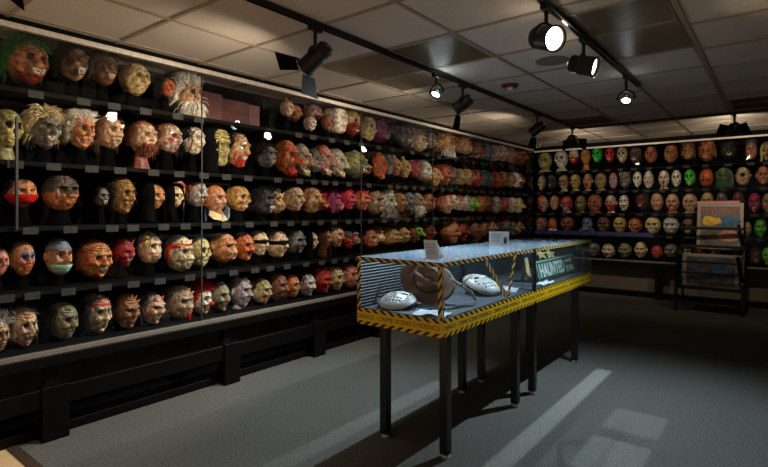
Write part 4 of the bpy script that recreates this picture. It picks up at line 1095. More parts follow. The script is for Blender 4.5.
def hair_mesh(parent, h, W, D, style, col, seed, big, name='hair', length=1.0):
    rg = np.random.RandomState(seed); parts = []
    n = {0: 90, 1: 260, 2: 620}[big]
    thick = {0: 0.010, 1: 0.006, 2: 0.0042}[big]
    if style in ('beard',): n = int(n * 0.45)
    k = 0; tries = 0
    while k < n and tries < n * 40:
        tries += 1
        a = rg.uniform(-np.pi, np.pi); e = np.arcsin(rg.uniform(-0.9, 1))
        dx, dy, dz = np.sin(a) * np.cos(e), -np.cos(a) * np.cos(e), np.sin(e)
        front = -dy
        if style in ('cap', 'long', 'wild', 'slick', 'mane'):
            if not (dz > 0.45 + 0.25 * max(front, 0) or front < 0.05 and dz > -0.35): continue
        if style == 'mane' and False: continue
        if style == 'side' and not (dz < 0.62 and dz > -0.4 and front < 0.35): continue
        if style == 'beard' and not (dz < -0.40 and front > 0.15): continue
        if style == 'fringe' and not (dz < -0.5): continue
        k += 1
        p0 = np.array([dx * W * 1.0 * (1 - 0.35 * max(0, -dz)), dy * D * 0.98, dz * h / 2 * 0.98])
        nrm = np.array([dx, dy, dz])
        L = h * (dict(cap=0.16, long=0.55, wild=0.34, slick=0.15, side=0.34, beard=0.42, mane=0.34, fringe=0.3)[style]) * rg.uniform(0.6, 1.15) * length
        out = dict(cap=0.5, long=0.35, wild=1.0, slick=0.2, side=1.0, beard=0.35, mane=0.8, fringe=0.4)[style]
        dirv = nrm * out + np.array([0, 0.25, 0]) * (style not in ('beard',)) + rg.normal(size=3) * 0.25
        if style in ('long', 'cap', 'slick') and dz > 0.3: dirv = dirv + np.array([np.sign(dx) * 0.35, 0.5, 0.1])
        dirv /= np.linalg.norm(dirv)
        pts = []; q = p0.copy(); st = 4
        for i in range(st + 1):
            pts.append(Vector(q))
            dirv = dirv + np.array([0, 0, -1]) * dict(cap=0.35, long=0.75, wild=0.12, slick=0.5, side=0.15, beard=0.6, mane=0.4, fringe=0.8)[style] + rg.normal(size=3) * 0.08
            dirv /= np.linalg.norm(dirv)
            q = q + dirv * L / st
        parts.append(tube(pts, [thick, thick, thick * .8, thick * .55, thick * .15], 3, False))
    if style in ('cap', 'long', 'wild', 'slick', 'mane'):
        nu, nv = (48, 22) if big else (28, 12); V, Fc = [], []
        for j in range(nv):
            for i in range(nu):
                a = 2 * np.pi * i / nu; fr = np.cos(a); bmp = 1.05 + 0.035 * math.sin(a * 17 + 2.5 * math.sin(j * .7 + seed)) + rg.uniform(-.012, .012)
                emin = (0.72 * fr - 0.05 if fr > 0 else -0.05 + 0.55 * fr) + 0.05 * math.sin(a * 5 + seed)
                if style == 'long': emin -= 0.0
                e = emin + (np.pi / 2 - emin) * j / (nv - 1)
                V.append(Vector((np.sin(a) * np.cos(e) * W * bmp, -fr * np.cos(e) * D * bmp, np.sin(e) * h / 2 * bmp)))
        for j in range(nv - 1):
            for i in range(nu):
                i2 = (i + 1) % nu; Fc.append((j * nu + i, j * nu + i2, (j + 1) * nu + i2, (j + 1) * nu + i))
        parts.append((V, Fc))
    V, Fc = join(parts)
    if len(V): shape_mesh(name, V, Fc, C(col), 'hair', parent)

def teeth_mesh(parent, info, pr, col, seed, sharp=True):
    rg = random.Random(seed); parts = []; n = pr['teeth']; h = info['h']
    for row in (1, -1):
        for k in range(n):
            t = -0.86 + 1.72 * k / max(1, n - 1)
            uu = t * pr['mw']; arc = math.sqrt(max(0.0, 1 - t * t))
            vv = pr['mv'] + 0.10 * t * t * (0.2 if pr['skull'] else 1) + row * pr['mh'] * (0.72 if not pr['skull'] else 0.45) * arc
            p = info['surf'](uu, vv) + Vector((0, -0.006 * h, 0))
            L = pr['mh'] * h * (0.42 if not pr['skull'] else 0.40) * (0.6 + 0.5 * arc) * rg.uniform(0.8, 1.2)
            if sharp and k in (1, n - 2): L *= 1.7
            r = pr['mw'] * info['W'] / n * 0.85
            tip = 0.12 if sharp else 0.75
            parts.append(tube([p + Vector((0, 0.004 * h, row * L * 0.25)), p + Vector((0, -0.008 * h, -row * L * 0.4)), p + Vector((0, 0.0, -row * L))], [r, r * 0.85, r * tip], 6))
    V, Fc = join(parts); shape_mesh('teeth', V, Fc, C(col), 'gloss', parent)

def horn(parent, base, d, L, r, col, curl=0.6, name='horn'):
    d = Vector(d).normalized(); pts = []; q = Vector(base) - d * L * 0.08
    for k in range(8):
        pts.append(q.copy()); q = q + d * L / 7; d = (d + Vector((0, 0, 1)) * curl * 0.14).normalized()
    V, Fc = tube(pts, [r * (1 - k / 7.4) for k in range(8)], 10); shape_mesh(name, V, Fc, C(col), 'latex', parent)

def ear(parent, W, h, D, s, col, pointed, L):
    n = 14; V, Fc = [], []
    for layer, yy in ((0, 0.0), (1, 0.010), ):
        for k in range(n):
            t = 2 * math.pi * k / n
            if pointed: x = 0.5 + 0.5 * math.cos(t); z = 0.30 * math.sin(t) * (1.1 - 0.95 * x); z += 0.45 * x * x
            else: x = 0.34 * math.cos(t) + 0.18; z = 0.55 * math.sin(t)
            V.append(Vector((s * (W * 0.90 + x * L), yy * h * 4 - 0.02 * h + x * L * 0.35, h * 0.02 + z * L)))
    c0 = sum((V[i] for i in range(n)), Vector()) / n + Vector((0, 0.018 * h, 0)); c1 = sum((V[n + i] for i in range(n)), Vector()) / n + Vector((0, 0.02 * h, 0))
    V += [c0, c1]
    for k in range(n):
        k2 = (k + 1) % n; Fc += [(2 * n, k2, k), (2 * n + 1, n + k, n + k2), (k, k2, n + k2, n + k)]
    shape_mesh('ear', V, Fc, C(col), 'latex', parent)

def hood_mesh(parent, h, W, D, drop, col, sq=1.0, name='hood', opening=0.62, seed=0):
    nu, nv = 30, 18; V, Fc = [], []
    for j in range(nv):
        t = j / (nv - 1)                    # top -> shoulders
        for i in range(nu):
            a = opening + (2 * math.pi - 2 * opening) * i / (nu - 1)
            if t < 0.6:
                e = math.pi / 2 * (1 - t / 0.6 * 1.35)
                r = max(0.0, math.cos(e)) ** sq; zz = math.sin(e) * h / 2 * 1.12
                fx, fy = W * 1.18 * r, D * 1.12 * r
            else:
                q = (t - 0.6) / 0.4; e = math.pi / 2 * (1 - 1.35); r0 = max(0.0, math.cos(e)) ** sq
                z0 = math.sin(e) * h / 2 * 1.12; zz = z0 + (-drop - z0) * q
                fold = 1 + 0.06 * q * math.sin(a * 7 + seed)
                fx, fy = W * 1.18 * (r0 + 0.12 * q) * fold, D * 1.1 * (r0 + 0.0 * q) * fold
            V.append(Vector((math.sin(a) * fx, -math.cos(a) * fy, zz)))
    for j in range(nv - 1):
        for i in range(nu - 1): a = j * nu + i; Fc.append((a, a + nu, a + nu + 1, a + 1))
    o = shape_mesh(name, V, Fc, C(col), 'cloth', parent)
    sd = o.modifiers.new('thick', 'SOLIDIFY'); sd.thickness = 0.007; sd.offset = 1
    return o

def neck_mesh(parent, h, W, D, zb, col, flare, m, name, seed):
    """from inside the head down to the shelf, zb below the centre"""
    seg = 28; V, Fc = [], []
    z0 = -h * 0.30
    prof = [(0.56, z0), (0.54, z0 + (zb - z0) * 0.35), (0.54 + 0.5 * flare * 0.4, z0 + (zb - z0) * 0.65), (0.56 + 0.5 * flare, zb + 0.006), (0.55 + 0.5 * flare, zb)]
    for i, (r, z) in enumerate(prof):
        for k in range(seg):
            a = 2 * math.pi * k / seg; f = 1 + (0.05 * i / 4) * math.sin(a * 6 + seed)
            V.append(Vector((math.sin(a) * W * r * f, -math.cos(a) * min(W, D) * r * f * 0.85 + D * 0.10, z)))
    for i in range(len(prof) - 1):
        for k in range(seg): k2 = (k + 1) % seg; Fc.append((i * seg + k, (i + 1) * seg + k, (i + 1) * seg + k2, i * seg + k2))
    n = (len(prof) - 1) * seg; Fc.append(tuple(range(n + seg - 1, n - 1, -1))); Fc.append(tuple(range(seg)))
    shape_mesh(name, V, Fc, C(col), m, parent)

def band_mesh(parent, info, v0, v1, col, name, m='cloth', front=math.pi, out=1.05, bulge=0.02):
    """cloth band round the head between relative heights v0..v1"""
    seg, rows = 40, 4; V, Fc = [], []; h, W, D = info['h'], info['W'], info['D']
    for j in range(rows):
        v = v0 + (v1 - v0) * j / (rows - 1)
        r = math.sqrt(max(0.05, 1 - v * v))
        low = max(0.0, -v); tp = 1 - info['jaw'] * low ** 1.9
        for k in range(seg):
            a = -front + 2 * front * k / seg
            fr = max(0.0, math.cos(a)) ** 4
            V.append(Vector((math.sin(a) * W * r * tp * out, -math.cos(a) * D * r * out - fr * bulge * h, v * h / 2)))
    for j in range(rows - 1):
        for k in range(seg if front >= math.pi - .01 else seg - 1): k2 = (k + 1) % seg; Fc.append((j * seg + k, j * seg + k2, (j + 1) * seg + k2, (j + 1) * seg + k))
    o = shape_mesh(name, V, Fc, C(col), m, parent)
    sd = o.modifiers.new('thick', 'SOLIDIFY'); sd.thickness = 0.005; sd.offset = 1

def ball(parent, p, r, col, name, m='gloss', sc=(1, 1, 1)):
    n, k = 16, 10; V, Fc = [], []
    for j in range(k + 1):
        th = math.pi * j / k
        for i in range(n):
            a = 2 * math.pi * i / n; V.append(Vector(p) + Vector((math.sin(th) * math.cos(a) * sc[0], math.sin(th) * math.sin(a) * sc[1], math.cos(th) * sc[2])) * r)
    for j in range(k):
        for i in range(n): Fc.append((j * n + i, (j + 1) * n + i, (j + 1) * n + (i + 1) % n, j * n + (i + 1) % n))
    shape_mesh(name, V, Fc, C(col), m, parent)

def parse(s):
    d = {}
    for q in s.split():
        k, _, v = q.partition('='); d[k] = v or True
    return d

def make_mask(pos, rotz, h, wlim, typ, c1, c2, flags, label, group, shelf_z, seed, px_h, zgap=9.0):
    fl = parse(flags); fl['_t'] = typ
    pr = dict(BASE); pr.update(TY[typ])
    if typ == 'pumpkin': pr['ribs'] = True
    if 'wide' in fl: pr['w'] *= 1.25
    if 'narrow' in fl: pr['w'] *= 0.8
    if 'long' in fl: pr['w'] *= 0.8; pr['jaw'] *= 1.1
    if 'open' in fl: pr['mo'] = 0.08; pr['mh'] = max(pr['mh'], 0.2); pr['mv'] = -0.5; pr['teeth'] = max(pr['teeth'], 7)
    if 'shut' in fl: pr['mo'] = 0.0; pr['teeth'] = 0; pr['mh'] = 0.05
    if 'nosebig' in fl: pr['nose'] += 0.07
    if 'socc' in fl: fl['socc'] = C(fl['socc'])
    elif typ not in ('skull',): fl['socc'] = C(c2) * 0.12
    if 'hair' in fl and fl.get('hs', 'long') in ('long', 'wild', 'mane', 'cap'): h = h * 0.90
    hood = fl.get('hood')
    if hood: h = h * 0.94
    h = min(h, zgap * 0.98)
    big = 2 if px_h > 33 else (1 if px_h > 21 else 0)
    nn = [(46, 36), (60, 48), (92, 72)][big]
    halfw = pr['w'] / 2 * h * (1.18 if hood else (1.22 if fl.get('hs') in ('wild', 'mane', 'side') else (1.3 if 'ears' in fl else 1.06)))
    if halfw * 2 > wlim:
        k = max(0.55, wlim / (halfw * 2)); pr['w'] *= k; h *= 0.93 if k < 0.8 else 1.0; pr['d'] = min(pr['d'] / k, 1.35 * pr['d'])
    DD = pr['d'] * pr['w'] / 2 * h * 1.05
    mx_d = 0.10 if ('rear' in fl or 'fore' in fl) else 0.155
    if DD > mx_d: pr['d'] *= mx_d / DD
    zc = min(max(pos[2], shelf_z + h / 2 + 0.004), shelf_z + zgap - h / 2)
    bust = 'bust' in fl
    t = thing(NAMES[typ] if 'name' not in fl else fl['name'], label, 'mask', (pos[0], pos[1], shelf_z + 0.0012), rotz, group)
    up = zc - shelf_z - 0.0012
    # everything is modelled about the head centre, then lifted
    holder_children_before = len(t.children)
    V, Fc, Cc, info = head_mesh(pr, h, nn, fl, c1, c2, seed)
    info['jaw'] = pr['jaw']
    W, D = info['W'], info['D']
    face = shape_mesh('face', V, Fc, Cc, 'latex' if 'shiny' not in fl else 'gloss', t)
    if pr['eyes'] and big >= 1 and 'blind' not in fl:
        if typ == 'cyclops':
            p = info['surf'](0, pr['ve']); eye_ball(t, p + Vector((0, 0.05 * h, 0)), 0.15 * h, 'dgy', 'bon')
        else:
            for s in (-1, 1):
                p = info['surf'](s * pr['ue'], pr['ve']); eye_ball(t, p + Vector((0, 0.014 * h, 0)), 0.044 * h * (1.5 if 'wideeye' in fl else 1), fl.get('iris', 'dbr'), fl.get('eyec', 'wht' if 'wideeye' in fl else 'eye'))
    if pr['teeth'] and 'noteeth' not in fl:
        teeth_mesh(t, info, pr, fl.get('teethc', 'bon'), seed, sharp=(typ not in ('skull', 'clown', 'human', 'old', 'zombie')))
    if 'hair' in fl: hair_mesh(t, h, W, D, fl.get('hs', 'long'), fl['hair'], seed + 3, big, 'hair', float(fl.get('hl', 1)))
    if 'beard' in fl: hair_mesh(t, h, W * 0.95, D * 1.05, 'beard', fl['beard'], seed + 4, big, 'beard', float(fl.get('bl', 1)))
    if 'horns' in fl:
        for s in (-1, 1): horn(t, info['surf'](s * 0.42, 0.62), (s * 0.5, -0.35, 0.9), h * float(fl.get('hlen', 0.26)), h * 0.055, fl['horns'])
    if 'spikes' in fl:
        for q, (uu, vv) in enumerate(((0, .82), (-.34, .74), (.34, .74), (-.62, .5), (.62, .5))): horn(t, info['surf'](uu, vv), (uu * 1.2, -0.5, 0.75), h * 0.13, h * 0.04, fl['spikes'], 0.2, 'spike')
    if 'crest' in fl: horn(t, Vector((0, -D * 0.2, h * 0.40)), (0, 0.5, 1), h * 0.34, h * 0.16, fl['crest'], -0.3, 'crest')
    if 'peak' in fl: horn(t, Vector((0, 0, h * 0.36)), (0, 0.1, 1), h * 0.42, h * 0.20, fl['peak'], 0.1, 'pointed_hat' if fl['peak'] in ('wht', 'red') else 'peak')
    if 'ears' in fl:
        for s in (-1, 1): ear(t, W, h, D, s, fl['ears'], False, h * 0.22)
    if 'eears' in fl:
        for s in (-1, 1): ear(t, W, h, D, s, fl['eears'], True, h * 0.36)
    if 'nosering' in fl or 'rednose' in fl:
        ball(t, info['surf'](0, pr['nl'] + 0.03) + Vector((0, -0.02 * h, 0)), 0.085 * h, 'red', 'nose')
    if 'tongue' in fl:
        a = info['surf'](0, pr['mv']); V2, F2 = tube([a + Vector((0, 0.03 * h, 0)), a + Vector((0, -0.03 * h, -0.03 * h)), a + Vector((0, -0.03 * h, -0.18 * h * float(fl.get('tl', 1)))), a + Vector((0, -0.01 * h, -0.30 * h * float(fl.get('tl', 1))))], [0.05 * h, 0.06 * h, 0.055 * h, 0.02 * h], 10); shape_mesh('tongue', V2, F2, C('red'), 'gloss', t)
    if 'fringe' in fl: hair_mesh(t, h, W * 1.02, D * 1.05, 'fringe', fl['fringe'], seed + 8, max(big, 1), 'fringe', 1.0)
    if 'headband' in fl:
        band_mesh(t, info, 0.34, 0.52, fl['headband'], 'headband', out=1.04)
        for k in range(2):
            V2, F2 = tube([(-W * 1.0, 0.0, h * 0.2), (-W * 1.25, 0.02, h * (0.05 - 0.1 * k)), (-W * 1.15, -0.02, h * (-0.15 - 0.12 * k))], [0.012, 0.014, 0.004], 6); shape_mesh('tie_end', V2, F2, C(fl['headband']), 'cloth', t)
    if 'blindfold' in fl: band_mesh(t, info, 0.0, 0.26, 'blk', 'blindfold', out=1.045, bulge=0.035)
    if 'cap' in fl: band_mesh(t, info, 0.36, 0.985, fl['cap'], 'cap', out=1.06)
    if 'veil' in fl: band_mesh(t, info, -0.72, -0.10, fl['veil'], 'face_cloth', front=math.pi * 0.62, out=1.10, bulge=0.10)
    if 'facemask' in fl: band_mesh(t, info, -0.86, -0.36, fl['facemask'], 'surgical_mask', front=math.pi * 0.42, out=1.12, bulge=0.09)
    if 'brain' in fl:
        parts = []
        rg = random.Random(seed)
        for k in range(9):
            a = -0.9 + 0.225 * k; pts = []
            for j in range(7):
                b = -0.5 + j / 6; pts.append(Vector((math.sin(a) * W * (0.8 - 0.2 * b), -math.cos(a) * D * (0.80 - 0.3 * b), h * (0.33 + 0.13 * b + 0.02 * math.sin(j * 2 + k)))))
            parts.append(tube(pts, h * 0.032, 6))
        V2, F2 = join(parts); shape_mesh('brain', V2, F2, C(fl['brain']), 'gloss', t)
        band_mesh(t, info, 0.40, 0.50, 'red', 'torn_edge', 'gloss', out=1.03)
    if 'hat' in fl:
        V2, F2 = lathe([(W * 1.5, h * 0.30), (W * 1.52, h * 0.315), (W * 1.02, h * 0.36), (W * 0.98, h * 0.56), (W * 0.8, h * 0.62), (0.001, h * 0.63)], 30); shape_mesh('hat', V2, F2, C(fl['hat']), 'cloth', t)
    if 'helmet' in fl: band_mesh(t, info, 0.22, 0.99, fl['helmet'], 'helmet', 'gloss', out=1.10)
    if 'tentacles' in fl:
        for k in range(6):
            s = -1 + 2 * k / 5; a = Vector((s * W * 0.9, -D * 0.55 * (1 - abs(s) * .6), -h * 0.22)); V2, F2 = tube([a, a + Vector((s * 0.03, -0.02, -h * 0.10)), a + Vector((s * 0.05, -0.03, -h * 0.2)), a + Vector((s * 0.09, -0.02, -h * 0.22))], [h * 0.05, h * 0.04, h * 0.028, h * 0.008], 8); shape_mesh('tentacle', V2, F2, C(fl['tentacles']), 'latex', t)
    if 'claws' in fl:
        for k in range(5):
            a = Vector(((-0.5 + k / 4) * W * 1.1, -D * 0.72, -h * 0.38)); V2, F2 = tube([a + Vector((0, 0.03, 0.03)), a + Vector((0, -0.012, 0)), a + Vector((0, -0.016, -h * 0.12)), a + Vector((0, 0.002, -h * 0.17))], [h * 0.035, h * 0.035, h * 0.028, h * 0.01], 8); shape_mesh('finger', V2, F2, C(fl['claws']), 'latex', t)
    if 'straw' in fl:
        rg = random.Random(seed); parts = []
        for k in range(18):
            a = Vector((rg.uniform(-.5, .3) * W, -D * rg.uniform(.2, .8), h * rg.uniform(.2, .45))); d = Vector((-rg.uniform(.4, 1), -rg.uniform(0, .4), rg.uniform(-.6, .7))); parts.append(tube([a, a + d * h * 0.22, a + d * h * 0.4 + Vector((0, 0, -.03))], [0.006, 0.006, 0.002], 4))
        V2, F2 = join(parts); shape_mesh('straw', V2, F2, C('yel'), 'hair', t)
    if 'stitches' in fl:
        parts = []
        for k in range(6):
            a = info['surf'](0.05 + 0.07 * k, 0.62 - 0.05 * k); parts.append(tube([a + Vector((-0.012, -0.003, 0.006)), a + Vector((0, -0.007, 0)), a + Vector((0.012, -0.003, -0.006))], 0.003, 5))
        V2, F2 = join(parts); shape_mesh('stitches', V2, F2, C('drd'), 'latex', t)
    if 'stem' in fl:
        V2, F2 = tube([(0, 0, h * 0.44), (0, 0, h * 0.54), (0.02, 0, h * 0.60)], [h * .05, h * .035, h * .03], 8); shape_mesh('stem', V2, F2, C('olv'), 'latex', t)
    if 'crown' in fl: horn(t, Vector((-W * .7, 0, h * .3)), (-.4, 0, 1), h * .3, h * .07, fl['crown']); horn(t, Vector((W * .7, 0, h * .3)), (.4, 0, 1), h * .3, h * .07, fl['crown'])
    if hood: hood_mesh(t, h, W, D, up * 0.97 if up < h * 1.1 else h * 0.9, hood, 0.45 if typ == 'square' else 1.0, seed=seed)
    if 'scythe' in fl:
        V2, F2 = tube([(W * 1.7, -0.02, -up + 0.004), (W * 0.9, -0.06, h * 0.5)], 0.007, 8); shape_mesh('scythe_handle', V2, F2, C('wood'), 'latex', t)
        V2, F2 = tube([(W * 0.9, -0.06, h * 0.5), (W * 0.2, -0.07, h * 0.68), (-W * 1.2, -0.07, h * 0.62)], [0.012, 0.012, 0.002], 6); shape_mesh('scythe_blade', V2, F2, C('pnk'), 'gloss', t)
    if 'collar' in fl:
        parts = []
        for s in (-1, 1):
            V2 = [Vector((s * q[0] * W, -D * q[1], q[2])) for q in ((0.05, .95, -up * 0.98), (0.10, .9, -h * .50), (0.9, .25, -h * .36), (1.5, .3, -h * .52), (1.2, .75, -h * .66), (0.45, 1.05, -h * .70))]
            V2 += [q + Vector((0, 0.012, 0)) for q in V2]; n_ = 6
            parts.append((V2, [tuple(range(n_)), tuple(range(2 * n_ - 1, n_ - 1, -1))] + [(k, n_ + k, n_ + (k + 1) % n_, (k + 1) % n_) for k in range(n_)]))
        V2, F2 = join(parts); V2 = [Vector((q.x, q.y, max(q.z, -up + 0.004))) for q in V2]; shape_mesh('collar', V2, F2, C(fl['collar']), 'cloth', t, smooth=False)
    # neck: skin for busts, otherwise the dark cloth that fills the mask
    if bust: neck_mesh(t, h, W, D, -up, fl.get('neckc', c1), 1.0 if 'flare' in fl else 0.55, 'latex', 'neck', seed)
    else: neck_mesh(t, h, W, D, -up, fl.get('drape', 'cloth'), 0.45, 'cloth', 'neck_cloth', seed)
    b = wlim / 2; a_ = 0.72 * b
    for ch in t.children:
        ch.location.z = up
        if ch.type != 'MESH' or ch.name.startswith('face') or 'fore' in fl or 'rear' in fl: continue
        me = ch.data; co = np.empty(len(me.vertices) * 3, np.float32); me.vertices.foreach_get('co', co); co = co.reshape(-1, 3)
        ax = np.abs(co[:, 0]); over = ax > a_
        if over.any(): co[over, 0] = np.sign(co[over, 0]) * (a_ + (b - a_) * np.tanh((ax[over] - a_) / (b - a_)))
        co[:, 2] = np.clip(co[:, 2], -up + 0.001, zgap - up)
        co[:, 1] = np.clip(co[:, 1], -0.205, 0.20)
        me.vertices.foreach_set('co', co.ravel()); me.update()
    if 'rear' in fl: t.location.x -= 0.12
    if 'fore' in fl: t.location.x += 0.09
    return t
